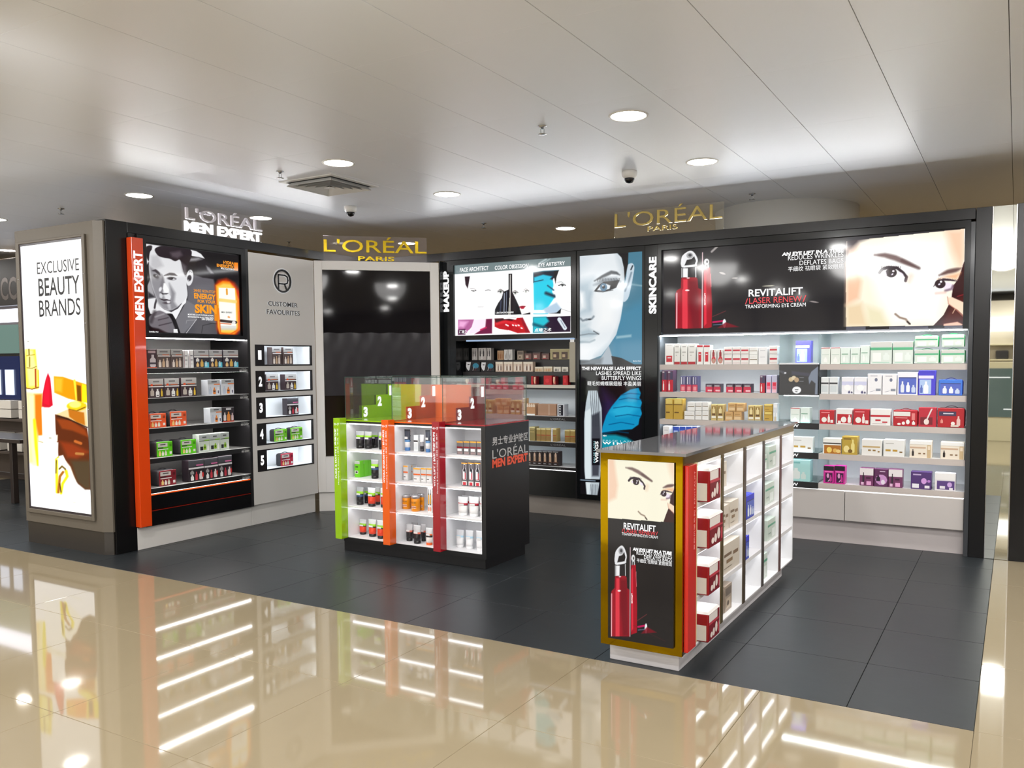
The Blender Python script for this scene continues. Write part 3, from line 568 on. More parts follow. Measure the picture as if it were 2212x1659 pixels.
P.poly([(370, 260), (1960, 150), (1960, 285), (370, 385)], (112, 128, 130), 3).line([(1520, 240), (1600, 195)], 20, (170, 186, 188), 14).line([(1570, 245), (1650, 190)], 12, (160, 176, 178), 12)
P.poly([(515, 415), (585, 412), (570, 500), (555, 575), (525, 520)], (48, 30, 38), 8).line([(590, 570), (640, 575), (670, 600)], 6, (150, 140, 140), 5).line([(605, 600), (640, 608), (665, 598)], 10, (50, 44, 46), 5).ell(628, 605, 9, 9, (40, 36, 38), 4).line([(790, 600), (830, 592), (860, 598)], 8, (90, 84, 86), 5).line([(690, 817), (765, 817)], 7, (200, 196, 196), 5)
P.poly([(920, 850), (960, 770), (1010, 700), (1030, 620), (1100, 590), (1100, 380), (1150, 380), (1150, 620), (1190, 700), (1250, 830), (1275, 920), (1390, 890), (1392, 920), (1390, 925), (915, 940)], (24, 22, 28), 6)
P.line([(1125, 400), (1120, 930)], 14, (200, 196, 190), 8).line([(1045, 640), (1040, 890)], 10, (170, 180, 200), 8).line([(1075, 620), (1070, 880)], 7, (140, 150, 170), 6).line([(1000, 740), (990, 880)], 14, (60, 66, 90), 12).line([(1100, 930), (1115, 700)], 6, (240, 240, 220), 5)
P.poly([(1250, 850), (1270, 770), (1390, 780), (1392, 870), (1330, 905), (1275, 900)], (252, 246, 240), 10)
for ex, ey in ((995, 615), (1190, 632), (1330, 612)): P.line([(ex-45, ey-8), (ex, ey-30), (ex+45, ey-6)], 9, (90, 74, 70), 5, taper=True).line([(ex-38, ey+4), (ex, ey-12), (ex+42, ey)], 10, (30, 24, 26), 4).ell(ex, ey+4, 14, 12, (70, 80, 70), 4).line([(ex-30, ey+16), (ex, ey+22), (ex+30, ey+12)], 4, (130, 116, 110), 4)
P.poly([(1240, 815), (1285, 803), (1330, 808), (1300, 845), (1270, 845)], (176, 20, 50), 5).line([(1250, 820), (1325, 815)], 5, (90, 10, 30), 3)
P.poly([(1428, 370), (1560, 350), (1700, 345), (1768, 340), (1730, 420), (1690, 470), (1700, 520), (1680, 620), (1710, 700), (1620, 830), (1560, 860), (1440, 860)], (30, 200, 226), 16).poly([(1428, 365), (1560, 350), (1768, 340), (1700, 470), (1560, 430), (1430, 500)], (16, 30, 48), 22).poly([(1440, 430), (1560, 395), (1680, 420), (1640, 470), (1500, 500), (1440, 520)], (40, 190, 220), 20)
P.line([(1440, 490), (1560, 465)], 10, (10, 40, 60), 10).line([(1600, 640), (1710, 680)], 40, (20, 50, 70), 30).line([(1620, 540), (1700, 600)], 16, (20, 60, 90), 16).poly([(1690, 460), (1730, 400), (1770, 345), (1935, 330), (1930, 880), (1800, 840), (1740, 760), (1720, 640)], (255, 255, 255), 8)
P.poly([(1700, 350), (1768, 342), (1738, 430), (1725, 520), (1705, 440)], (20, 18, 22), 6).line([(1700, 460), (1715, 560)], 22, (236, 240, 244), 8).poly([(1560, 850), (1740, 760), (1800, 840), (1750, 900), (1600, 910)], (176, 200, 220), 30).poly([(1640, 905), (1740, 895), (1800, 840), (1790, 910)], (20, 22, 26), 8).line([(1810, 850), (1930, 890)], 6, (150, 150, 150), 8)
P.line([(1740, 500), (1800, 490), (1860, 530)], 9, (150, 160, 160), 6, taper=True).line([(1765, 540), (1810, 522), (1858, 538)], 13, (34, 34, 36), 5).ell(1815, 540, 15, 12, (60, 66, 66), 4).line([(1870, 760), (1925, 762)], 5, (200, 196, 196), 5)
P.poly([(1428, 905), (1630, 905), (1620, 925), (1428, 925)], (90, 206, 226), 8).poly([(1395, 285), (1425, 285), (1425, 1200), (1395, 1200)], (255, 255, 255), 3).poly([(385, 925), (1950, 915), (1950, 940), (385, 975)], (255, 255, 255), 4)
P.poly([(425, 985), (640, 982), (610, 1080), (520, 1180), (425, 1185)], (176, 96, 150), 10).poly([(440, 1000), (560, 1010), (500, 1090), (430, 1080)], (236, 170, 216), 40).poly([(425, 1120), (520, 1110), (520, 1182), (425, 1186)], (60, 16, 50), 20).poly([(640, 985), (800, 978), (795, 1100), (720, 1150), (560, 1180), (610, 1080)], (248, 226, 240), 16).poly([(800, 978), (882, 974), (880, 1168), (640, 1180), (740, 1120), (790, 1090)], (110, 24, 66), 12).line([(730, 1120), (800, 1090)], 20, (196, 30, 90), 14)
P.poly([(915, 975), (1260, 962), (1390, 1160), (1220, 1165), (1120, 1130), (980, 1110), (915, 1080)], (186, 18, 30), 8).poly([(915, 972), (1200, 962), (1150, 1000), (1020, 1000), (930, 1040)], (60, 12, 20), 14).poly([(1030, 965), (1210, 962), (1200, 988), (1110, 975), (1040, 980)], (255, 255, 255), 5).line([(940, 1040), (1060, 1010), (1180, 1040), (1300, 1100)], 34, (220, 40, 50), 24)
for hx, hy in ((1070, 1055), (1090, 1065), (1160, 1060), (1200, 1066), (1235, 1062), (1275, 1100)): P.ell(hx, hy, 16, 9, (255, 240, 240), 6, 30)
P.poly([(1260, 962), (1290, 960), (1388, 1160), (1330, 1160)], (150, 16, 36), 14).poly([(1428, 955), (1925, 940), (1922, 1148), (1428, 1160)], (36, 16, 44), 5).poly([(1428, 955), (1600, 948), (1640, 1010), (1560, 1080), (1560, 1155), (1428, 1160)], (30, 186, 204), 30).line([(1440, 1050), (1600, 1100)], 40, (14, 90, 110), 30)
P.line([(1775, 985), (1850, 1100)], 52, (214, 224, 232), 6).line([(1795, 1000), (1850, 1095)], 10, (120, 130, 150), 6)
pic = P.build(r_, px0, px1, pz0, pz1, .028, 1.12, parent=lbo)
for s_, L, R_ in (('FACE ARCHITECT', (450, 300, 355), 832), ('COLOR OBSESSION', (915, 272, 326), 1362), ('EYE ARTISTRY', (1492, 236, 286), 1845), ("L'EXTRAORDINAIRE", (928, 885, 908), 1165), ('WINGS', (1450, 866, 886), 1535), ('巧神之术', (440, 1125, 1175), 580), ('炫色之术', (940, 1128, 1160), 1110), ('点睛之术', (1440, 1100, 1150), 1665)):
    zl(r_, s_, q, L, R_, .026, TXW, parent=pic, bold=.015, shear=.1)
part(r_, 'light_tube', MB().box(-5.07, -3.785, -.004, .016, 1.782, 1.798, M((150, 175, 205), .3, e=1.1)), lbo)
t = MB(); t.box(-5.275, -5.205, .0, .5, .2, 1.79, GLB); part(r_, 'left_panel', t); part(r_, 'corner_trim', MB().box(-5.366, -5.358, -.066, -.0005, 0.01, 2.64, GLB))
t = MB(); t.box(-3.775, -3.76, .0, .5, .2, 1.79, DK); part(r_, 'right_panel', t)
t = MB(); t.box(-3.84, -3.776, .0, .02, 1.36, 1.755, M((160, 154, 138), .4)); t.box(-3.83, -3.786, -.004, .0, 1.755, 1.785, WHITE); part(r_, 'shelf_bracket', t)
part(r_, 'back_panel', MB().box(-5.203, -3.775, .36, .38, .2, 1.34, M((215, 222, 226), .5)))
part(r_, 'back_panel', MB().box(-5.203, -3.775, .40, .42, 1.34, 1.79, DK))
MZ = [1.33, 1.015, .754, .505]
for k, z in enumerate(MZ):
    t = MB(); t.box(-5.203, -3.775, .012, .024, z-.048, z-.002, DK); t.box(-5.203, -3.775, .024, .36, z-.024, z-.002, DK); t.box(-5.203, -3.775, .01, .36, z-.002, z, RAILW)
    if k == 0: t.box(-5.203, -3.775, .004, .012, z-.03, z, M((205, 200, 188), .4))
    s_ = part(r_, 'shelf', t)
    strip(r_, -5.0, -3.8, .028, z-.024, s_, .018, M((235, 246, 255), .5, e=9))
    if k: letters(r_, "L'ORÉAL", -4.06, -3.89, z-.038, z-.014, .0115, SGREY, parent=s_)
for k, (y, z) in enumerate(((.30, 1.585), (.17, 1.46))):
    part(r_, 'riser_step', MB().box(-5.20, -3.8, y-.05, .40, (1.46 if k == 0 else 1.33), z, DK, .002))
strip(r_, -4.31, -3.78, .012, .474, None, .01, M((255, 255, 255), .5, e=3))
part(r_, 'drawer', MB().box(-5.203, -3.76, .005, .4, .2, .46, M((24, 26, 25), .3), .002))
part(r_, 'plinth', MB().box(-5.4, -2.92, .085, .5, 0, .198, M((168, 160, 152), .4)))
# ---- lash poster column
LC = thing('light_box', 'tall light box of a pale blue-eyed face above a feather and mascara', 'advertising light box', RW, (-3.4, 0, .2))
r_ = LC; fx0, fz1 = RW.at(1252.6, 553.6, .02); fx1, _ = RW.at(1388.8, 545.5, .02); fz0 = RW.at(1262, 1067, .02)[1]
t = MB(); t.box(-3.757, fx0, .0, .12, .2, 2.645, GLB); t.box(fx1, -3.045, .0, .12, .2, 2.645, GLB); t.box(fx0, fx1, 0, .12, fz1, 2.645, GLB); t.box(fx0, fx1, 0, .12, .2, fz0, GLB); t.box(fx0, fx1, .04, .12, fz0, fz1, DK); part(r_, 'frame', t)
q = (1230, 520, 5.53); xr_b = RW
def topx(x, z): # project a wall point back to the photo
    p = RW.w((x, .02, z))-np.array([0, 0, EYE]); d = p@_f; return (CX+F_*(p@RT)/d, CY-F_*(p@UP)/d)
P = Pic([topx(fx0, fz1), topx(fx1, fz1), topx(fx1, fz0), topx(fx0, fz0)], 150, 480, (22, 20, 24)); P.z(*q)
P.poly([(100, 100), (900, 100), (900, 1475), (100, 1475)], (74, 128, 152), 4).poly([(500, 900), (900, 700), (900, 1475), (460, 1475)], (78, 140, 170), 120).poly([(560, 1140), (740, 1120), (740, 1150), (560, 1170)], (150, 190, 205), 20).poly([(660, 500), (880, 530), (880, 550), (660, 520)], (130, 170, 185), 14)
P.poly([(100, 1390), (520, 1475), (100, 1475)], (60, 60, 64), 12).poly([(380, 1390), (470, 1250), (510, 1380), (530, 1480), (300, 1480)], (172, 184, 194), 12).poly([(100, 1400), (250, 1410), (400, 1400), (380, 1480), (100, 1480)], (120, 130, 138), 40).poly([(500, 1375), (620, 1400), (780, 1480), (520, 1480)], (20, 20, 24), 6)
P.poly([(690, 300), (745, 268), (775, 310), (765, 400), (735, 560), (700, 690), (640, 725), (650, 560), (680, 420)], (206, 222, 234), 8, curve=True).line([(755, 300), (735, 345)], 16, (50, 60, 70), 8).line([(740, 380), (700, 520), (665, 600)], 18, (120, 140, 156), 16)
P.poly([(560, 130), (705, 130), (700, 280), (660, 470), (640, 340), (630, 220)], (26, 24, 28), 10)
P.poly([(100, 150), (570, 150), (620, 200), (650, 320), (660, 480), (650, 620), (640, 760), (610, 940), (560, 1120), (480, 1240), (380, 1370), (240, 1425), (100, 1420)], (236, 242, 246), 9)
fm_ = P.c[..., 2] > 240; kp = P.c.copy()
P.poly([(520, 1220), (600, 1060), (680, 800), (700, 900), (560, 1260), (380, 1420), (330, 1390)], (150, 176, 192), 130, op=.8).poly([(90, 520), (180, 470), (280, 450), (270, 600), (235, 760), (265, 880), (90, 920)], (176, 196, 208), 120, op=.75).poly([(110, 600), (170, 620), (185, 800), (130, 830)], (244, 248, 250), 60)
P.poly([(90, 130), (320, 140), (200, 300), (100, 420)], (206, 218, 226), 160, op=.7).poly([(560, 150), (660, 300), (660, 480), (600, 300)], (176, 190, 200), 90, op=.6).poly([(330, 640), (600, 640), (540, 1000), (330, 1060)], (252, 254, 254), 160, op=.9).poly([(100, 1240), (300, 1280), (200, 1400), (100, 1400)], (248, 250, 252), 90, op=.8).poly([(100, 960), (240, 980), (220, 1060), (100, 1080)], (186, 204, 212), 80, op=.7)
P.c = np.where(fm_[..., None], P.c, kp)
P.line([(300, 480), (400, 425), (500, 378), (560, 385), (600, 408)], 40, (74, 80, 86), 18, taper=True).poly([(290, 530), (420, 440), (560, 440), (610, 490), (480, 500), (360, 530)], (126, 138, 148), 44, op=.85)
P.poly([(292, 606), (350, 530), (410, 490), (500, 480), (600, 470), (560, 560), (490, 590), (420, 605)], (30, 30, 34), 8).poly([(330, 590), (380, 530), (440, 515), (490, 535), (480, 575), (400, 598)], (232, 240, 246), 6).ell(408, 555, 42, 48, (92, 130, 158), 6).ell(408, 552, 18, 20, (20, 26, 34), 5).ell(400, 538, 8, 8, (250, 252, 255), 4).line([(310, 606), (400, 612), (520, 590)], 7, (60, 66, 72), 6)
for k in range(15): P.line([(340+k*18, 490-k*1.5), (336+k*19, 455-k*.6)], 5, (30, 32, 38), 4)
P.line([(255, 620), (235, 700), (245, 820)], 30, (160, 182, 196), 60, op=.7).line([(132, 930), (160, 955), (205, 940)], 18, (110, 122, 132), 22).line([(205, 945), (270, 930), (290, 905)], 18, (120, 134, 144), 22).ell(240, 940, 22, 8, (50, 56, 62), 8)
P.poly([(128, 1080), (230, 1050), (350, 1105), (230, 1190), (128, 1220)], (182, 200, 210), 44).line([(128, 1130), (230, 1112), (350, 1115)], 10, (120, 130, 138), 16).poly([(128, 1150), (300, 1140), (240, 1190), (128, 1200)], (214, 226, 232), 40).line([(130, 1210), (240, 1212), (300, 1185)], 12, (150, 168, 178), 26).line([(290, 1080), (350, 1115)], 10, (70, 74, 80), 10)
P.poly([(118, 1430), (240, 1445), (118, 1475)], (90, 96, 102), 14)
P.z(1230, 770, 5.027); P.poly([(90, 88), (830, 88), (830, 340), (90, 340)], (24, 20, 26), 5)
P.poly([(360, 360), (520, 500), (420, 800), (350, 800)], (60, 40, 90), 120, op=.7)
P.poly([(360, 760), (400, 640), (460, 540), (560, 420), (660, 360), (750, 340), (775, 400), (760, 450), (790, 500), (770, 560), (790, 620), (760, 680), (750, 740), (680, 790), (560, 800), (440, 815), (350, 830)], (22, 150, 200), 10).poly([(440, 600), (560, 500), (700, 470), (740, 560), (660, 640), (520, 660)], (50, 186, 226), 60, op=.8)
for a in ([(540, 470), (640, 450), (780, 470)], [(500, 650), (640, 630), (770, 650)], [(430, 740), (560, 715), (700, 740)], [(560, 420), (660, 400), (770, 410)], [(480, 560), (620, 540), (790, 560)]): P.line(a, 9, (8, 70, 120), 9, op=.8)
P.line([(360, 835), (520, 815), (640, 830)], 12, (14, 60, 90), 8).poly([(350, 850), (500, 850), (620, 880), (700, 930), (800, 1100), (800, 1480), (360, 1480)], (24, 150, 170), 30)
P.poly([(205, 370), (300, 370), (320, 440), (350, 560), (355, 900), (335, 1300), (305, 1505), (190, 1505), (165, 1250), (160, 700), (180, 500)], (196, 208, 216), 7).poly([(240, 640), (330, 600), (345, 900), (320, 1300), (245, 1300), (235, 900)], (70, 72, 82), 26).poly([(245, 890), (330, 890), (330, 1180), (245, 1180)], (22, 20, 26), 6).poly([(170, 600), (235, 560), (235, 1300), (215, 1500), (190, 1500), (165, 1200)], (226, 236, 240), 18)
for k in range(5): P.line([(225+k*22, 375), (240+k*20, 600), (250+k*16, 760)], 5, (60, 64, 72), 4); P.line([(232+k*17, 1390), (240+k*15, 1500)], 5, (60, 64, 72), 4)
P.line([(110, 1345), (330, 1352)], 34, (14, 14, 18), 6).line([(120, 1340), (280, 1352)], 9, (150, 170, 190), 5)
pic = P.build(r_, fx0, fx1, fz0, fz1, .02, .95)
q = (1230, 770, 5.027)
for s_, L, R_, bo, rt in (('THE NEW FALSE LASH EFFECT', (135, 112, 150), 778, .03, 0), ('LASHES SPREAD LIKE', (290, 160, 202), 780, 0, 0), ('BUTTERFLY WINGS', (352, 212, 256), 780, 0, 0), ('睫毛如蝴蝶展翅般 丰盈美丽', (198, 268, 316), 778, 0, 0), ('NEW', (364, 852, 868), 405, .02, 0), ('FALSE LASH', (362, 902, 924), 700, 0, 0), ('W I N G S', (360, 926, 952), 720, .04, 0), ('WINGS', (280, 920, 1155), 315, .03, 1), ('FALSE LASH', (262, 920, 1155), 280, 0, 1), ('Barbara Kent', (692, 42, 56), 778, 0, 0)):
    zl(r_, s_, q, L, R_, .018, TXW if 'FALSE LASH' != s_ else M((170, 225, 235), .4, e=.9), parent=pic, bold=bo, rot=rt)
# ---- skincare
SK = thing('display_cabinet', 'long white skincare cabinet with wide black and portrait poster on top', 'display cabinet', RW, (-1.6, 0, 0))
r_ = SK
mp = part(r_, 'side_panel', MB().box(-3.043, -2.915, .0, .5, .2, 2.645, GLB, .002), label='glossy black panel lettered upwards')
letters_px(r_, 'SKINCARE', Z((1230, 520, 5.53), 950, 195)+(Z((1230, 520, 5.53), 950, 875)[1],), Z((1230, 520, 5.53), 1042, 0)[0], -.001, TXW, parent=mp, rot=1, bold=.05)
part(r_, 'side_panel', MB().box(-.335, -.302, .0, .5, .0, 2.63, M((60, 62, 66), .12), .002))
t = MB(); t.box(-2.915, -.335, .05, .5, 1.80, 2.645, DK); t.box(-2.915, -.335, 0, .05, 2.59, 2.645, GLB); t.box(-2.915, -2.88, 0, .05, 1.8, 2.59, GLB); t.box(-.375, -.335, 0, .05, 1.8, 2.59, GLB)
lbo = part(r_, 'light_box', t)
q1 = (1410, 480, 5.027); q2 = (1800, 440, 5.37)
sx0, sx1, sz0, sz1 = -2.88, -.375, 1.815, 2.585
def topx2(x, z): 
    p = RW.w((x, .03, z))-np.array([0, 0, EYE]); d = p@_f; return (CX+F_*(p@RT)/d, CY-F_*(p@UP)/d)
P = Pic([topx2(sx0, sz1), topx2(sx1, sz1), topx2(sx1, sz0), topx2(sx0, sz0)], 640, 210, (37, 35, 38)); P.z(*q1)
P.line([(640, 320), (700, 265)], 22, (160, 154, 152), 8).line([(725, 545), (790, 565)], 22, (180, 172, 168), 6, taper=True).line([(860, 608), (920, 606)], 16, (150, 144, 140), 6, taper=True).line([(1190, 695), (1320, 688)], 14, (170, 166, 150), 6, taper=True).line([(1705, 858), (1800, 872)], 16, (160, 150, 148), 6, taper=True)  # lamp glints painted as pale strokes into the black area
def bottles(P, sm=1):
    P.poly([(248, 1175), (246, 780), (262, 740), (305, 715), (310, 610), (330, 598), (470, 598), (486, 615), (492, 715), (528, 730), (530, 1175)], (160, 22, 40), 5).poly([(330, 620), (380, 620), (380, 1175), (320, 1175), (320, 740), (330, 720)], (226, 58, 74), 8).line([(262, 770), (260, 1170)], 12, (250, 190, 196), 5).poly([(390, 630), (480, 630), (500, 740), (515, 1175), (430, 1175), (390, 900)], (116, 18, 34), 40, op=.8).ell(375, 740, 24, 9, (255, 230, 230), 4).ell(385, 606, 18, 6, (255, 235, 235), 4)
    P.poly([(315, 598), (318, 500), (470, 490), (475, 598)], (40, 38, 42), 4).poly([(328, 500), (382, 500), (380, 598), (328, 598)], (245, 245, 246), 4).line([(316, 500), (316, 598)], 7, (235, 235, 236), 3).line([(466, 490), (468, 595)], 9, (240, 240, 240), 4)
    P.poly([(305, 430), (325, 360), (400, 310), (450, 330), (488, 400), (480, 450), (465, 480), (330, 492), (308, 470)], (236, 236, 238), 5, curve=True).poly([(345, 470), (370, 410), (420, 400), (450, 370), (470, 420), (455, 460)], (32, 30, 33), 6).ell(402, 362, 36, 32, (168, 168, 170), 8).ell(405, 358, 18, 16, (70, 70, 74), 6).line([(340, 488), (450, 465)], 12, (245, 245, 246), 4)
    P.line([(541, 330), (536, 1175)], 9, (250, 220, 224), 5)
    P.poly([(556, 495), (625, 490), (634, 700), (645, 900), (640, 1140), (552, 1160), (550, 700)], (168, 16, 38), 5).poly([(556, 540), (580, 520), (585, 1100), (556, 1130)], (226, 44, 66), 12).line([(628, 560), (634, 700)], 6, (240, 120, 130), 4).ell(585, 430, 28, 34, (236, 236, 236), 5).ell(590, 430, 10, 14, (60, 58, 60), 4).line([(600, 450), (604, 490)], 12, (220, 220, 220), 4).line([(572, 455), (570, 490)], 12, (190, 190, 192), 4)
    P.poly([(650, 1070), (770, 1050), (790, 1140), (660, 1140)], (30, 26, 34), 5).line([(655, 1085), (765, 1072)], 18, (200, 20, 90), 5).line([(660, 1115), (765, 1108)], 8, (90, 120, 150), 4).ell(778, 1098, 19, 46, (240, 246, 248), 4).poly([(795, 1085), (940, 1138), (700, 1150)], (130, 14, 34), 12, op=.85).line([(650, 1025), (790, 965)], 8, (120, 50, 56), 6, op=.8)
bottles(P)
P.z(*q2)
mk_ = (P.X > 1827.2+(P.Y-520)*.003).astype(float)*(P.X < 2086); P.put(mk_, (255, 247, 224))
P.poly([(140, 330), (560, 350), (400, 400), (300, 440), (200, 560), (150, 660)], (60, 48, 54), 60).poly([(150, 520), (230, 500), (300, 470), (260, 560), (180, 700)], (222, 190, 170), 60, op=.8).poly([(148, 700), (260, 640), (330, 900), (300, 1100), (150, 1180)], (250, 200, 166), 70).poly([(148, 1180), (330, 1150), (400, 1425), (148, 1425)], (238, 214, 176), 80)
P.poly([(350, 500), (800, 380), (1300, 420), (1350, 900), (1200, 1350), (700, 1400), (520, 1100), (450, 800)], (255, 255, 252), 160).poly([(1300, 300), (1525, 290), (1525, 620), (1480, 760), (1380, 560)], (248, 208, 176), 120).poly([(380, 1180), (560, 1240), (640, 1420), (400, 1420)], (232, 222, 180), 90, op=.7)
P.poly([(1525, 660), (1520, 1420), (1160, 1415), (1280, 1290), (1335, 1180), (1370, 1080), (1385, 960), (1430, 900), (1470, 800), (1500, 700)], (58, 22, 24), 5).poly([(1400, 1120), (1520, 1060), (1520, 1360), (1400, 1390), (1250, 1400)], (84, 30, 28), 60).line([(1440, 1075), (1510, 1055)], 10, (150, 40, 46), 10).line([(1425, 1200), (1385, 1270)], 9, (230, 190, 160), 8)
P.line([(1520, 650), (1475, 790), (1435, 890)], 8, (255, 238, 220), 5).poly([(1330, 1090), (1380, 1085), (1525, 1150), (1525, 1310), (1440, 1230), (1340, 1170)], (252, 224, 196), 8).line([(1325, 1080), (1335, 1160), (1440, 1240), (1520, 1320)], 8, (200, 130, 110), 8).poly([(1280, 1395), (1440, 1370), (1500, 1400), (1490, 1425), (1280, 1420)], (250, 200, 176), 12).line([(1385, 955), (1368, 1085)], 8, (255, 240, 226), 5)
def eyes(P):
    P.line([(480, 595), (600, 598), (720, 630), (860, 690), (1000, 750)], 62, (110, 84, 82), 26, taper=True, op=.85).line([(800, 660), (900, 705), (985, 745)], 40, (90, 66, 66), 26, op=.6)
    P.line([(535, 800), (570, 760), (640, 738), (740, 745), (810, 800), (850, 850), (838, 895)], 34, (46, 30, 42), 8).ell(672, 800, 64, 54, (46, 30, 38), 7).ell(610, 810, 26, 18, (240, 226, 240), 8).ell(780, 820, 40, 22, (250, 240, 250), 10, 30).ell(675, 798, 60, 52, (44, 28, 34), 7).ell(697, 782, 13, 12, (255, 250, 255), 4).ell(685, 818, 14, 9, (240, 232, 246), 4, -40)
    for k in range(12): P.line([(560+k*20, 748-6*math.sin(k/4)), (556+k*20, 728-8*math.sin(k/4))], 5, (50, 34, 44), 4)
    P.line([(900, 840), (880, 900)], 60, (244, 206, 176), 60, op=.5)
    P.line([(1230, 830), (1330, 790), (1420, 770), (1480, 750)], 52, (112, 84, 80), 26, taper=True).poly([(1210, 880), (1320, 830), (1480, 800), (1430, 880), (1300, 860)], (246, 178, 130), 44, op=.8)
    P.ell(1330, 960, 60, 46, (244, 232, 244), 12, 20).line([(1165, 960), (1200, 910), (1280, 880), (1360, 885), (1440, 900)], 26, (56, 38, 50), 9, taper=True).ell(1240, 930, 62, 52, (52, 34, 42), 7).ell(1250, 905, 13, 12, (255, 250, 255), 4).ell(1230, 935, 14, 9, (240, 232, 246), 4, -30).line([(1300, 1010), (1370, 990), (1390, 950)], 26, (120, 92, 110), 20, op=.8).line([(1190, 1040), (1300, 1030)], 20, (240, 196, 180), 30, op=.8)
    for k in range(12): P.line([(1230+k*18, 878+k*1.2), (1224+k*20, 862+k*1.5)], 5, (60, 44, 54), 4)
    P.line([(720, 1280), (770, 1320), (840, 1340), (880, 1390)], 22, (150, 126, 110), 16).line([(860, 1370), (890, 1395)], 18, (50, 40, 36), 8)
eyes(P)
P.line([(1525, 297), (1525, 660)], 7, (255, 255, 255), 3)
P.put((P.Y > 705.5-(P.X-1828)*.0115)*1.0*(P.X > 1400), (34, 32, 36)); P.put(((P.X > 2084.5)*1.0), (22, 20, 24))
top = (P.Y < 521-(P.X-1828)*.104)*1.0*(P.X > 1827); P.put(top, (48, 46, 52))
for a, b in ((1828, 1870), (1920, 2005), (2040, 2080)): P.put((P.Y > 706-(P.X-1828)*.0115)*1.0*(P.X > a)*(P.X < b), (96, 96, 108))
pic = P.build(r_, sx0, sx1, sz0, sz1, .03, 1.06, parent=lbo)
TXR = M((255, 70, 80), .4, e=.9)
for s_, L, R_, mt, bo, sh in (('AN EYE LIFT IN A TUBE', (1402, 330, 368), 2078, TXW, .05, .1), ('REDUCES WRINKLES', (1470, 362, 415), 2072, TXW, .0, 0), ('DEFLATES BAGS', (1595, 418, 468), 2072, TXW, 0, 0), ('平细纹 祛眼袋 紧致眼周', (1470, 484, 538), 2070, TXW, .0, 0),
        ('REVITALIFT', (1042, 732, 810), 1630, TXW, .02, 0), ('/', (1003, 830, 890), 1035, TXR, .05, .3), ('LASER RENEW', (1048, 822, 886), 1620, TXR, 0, 0), ('/', (1628, 795, 865), 1668, TXR, .05, .3), ('TRANSFORMING EYE CREAM', (1003, 898, 938), 1662, TXW, 0, 0)):
    zl(r_, s_, q1, L, R_, .028, mt, parent=pic, bold=bo, shear=sh)
zl(r_, 'REVITALIFT', q1, (560, 770, 900), 576, .028, TXW, parent=pic, rot=1, bold=.02)
strip(r_, -2.9, -.345, .02, 1.80, lbo, .035, M((245, 252, 255), .5, e=36))
BW = M((234, 237, 240), .5); RL = M((196, 186, 181), .4)
part(r_, 'back_panel', MB().box(-2.915, -.335, .5, .52, .2, 1.8, BW))
part(r_, 'side_panel', MB().box(-2.915, -2.9, .03, .5, .2, 1.8, M((112, 118, 124), .4)))
part(r_, 'divider', MB().box(-1.796, -1.791, .03, .5, 0.45, 1.8, glass((250, 254, 254), .03, .4))); part(r_, 'divider', MB().box(-1.463, -1.453, .03, .5, .45, 1.8, glass((250, 254, 254), .03, .4)))
CWL_ = M((243, 250, 255), .5, e=15)
for a, b, side in ((-2.9, -1.80, 0), (-1.453, -.337, 1)):
    for k, z in enumerate(SH):
        t = MB(); t.box(a, b, .032, .5, z-.022, z-.002, BW); t.box(a, b, .022, .032, z-.048, z, RL); t.box(a, b, .032, .5, z-.002, z, WHITE)
        s_ = part(r_, 'shelf', t); strip(r_, a+.02, b-.02, .036, z-.022, s_, .02, CWL_)
        w0 = b-.33 if side == 0 else b-.33
        letters(r_, "L'ORÉAL", w0+.07, w0+.25, z-.038, z-.01, .0235, M((140, 132, 130), .4), parent=s_)
for k, z in enumerate(SH[2:]):
    t = MB(); t.box(-1.789, -1.464, .03, .5, z-.012, z, glass((205, 222, 224), .25)); t.box(-1.80, -1.455, .015, .03, z-.05, z+.002, SATIN)
    s_ = part(r_, 'glass_shelf', t); letters(r_, 'NEW', -1.74, -1.62, z-.036, z-.010, .0145, TXW, parent=s_, bold=.02)
    if k < 2: strip(r_, -1.78, -1.48, .034, z-.012, s_, .02, CWL_)
t = MB(); t.box(-1.79, -1.463, .0, .5, 1.528, 1.54, BW); part(r_, 'case_floor', t); strip(r_, -1.77, -1.48, .1, 1.26, None, .02, CWL_)
t = MB()
for bx in ((-1.79, -1.784, 0, .5), (-1.469, -1.463, 0, .5), (-1.784, -1.469, 0, .006)): t.box(*bx, 1.54, 1.795, glass((250, 254, 254), .02, .4))
part(r_, 'glass_case', t, label='clear glass display case')
t = MB(); t.box(-1.79, -1.463, .006, .4, 1.262, 1.528, SATIN); cs = part(r_, 'feature_box', t)
q = (1690, 700, 5.267); P = Pic([Z(q, 0, 450), Z(q, 412, 450), Z(q, 410, 840), Z(q, 0, 838)], 84, 78, (24, 22, 26)); P.z(*q)
P.poly([(80, 560), (310, 590), (300, 710), (80, 690)], (14, 13, 16), 5).poly([(130, 530), (330, 560), (320, 600), (130, 580)], (48, 46, 64), 20).ell(125, 640, 26, 30, (206, 182, 140), 6).ell(155, 620, 26, 26, (226, 206, 170), 6).ell(185, 645, 26, 32, (190, 158, 118), 6).line([(215, 615), (260, 618)], 6, (150, 150, 160), 4).line([(215, 662), (258, 664)], 6, (150, 150, 160), 4)
P.poly([(340, 540), (412, 470), (410, 830), (380, 830), (385, 690), (345, 650), (320, 700), (310, 620)], (120, 130, 146), 8).poly([(0, 520), (70, 540), (60, 580), (0, 545)], (60, 62, 70), 12).ell(187, 775, 47, 45, (250, 250, 250), 4).line([(172, 770), (202, 770)], 9, (40, 40, 44), 3).line([(176, 794), (192, 798)], 9, (40, 40, 44), 3).ell(62, 557, 12, 10, (235, 235, 240), 4)
P.build(r_, -1.788, -1.465, 1.264, 1.526, .005, .9, parent=cs)
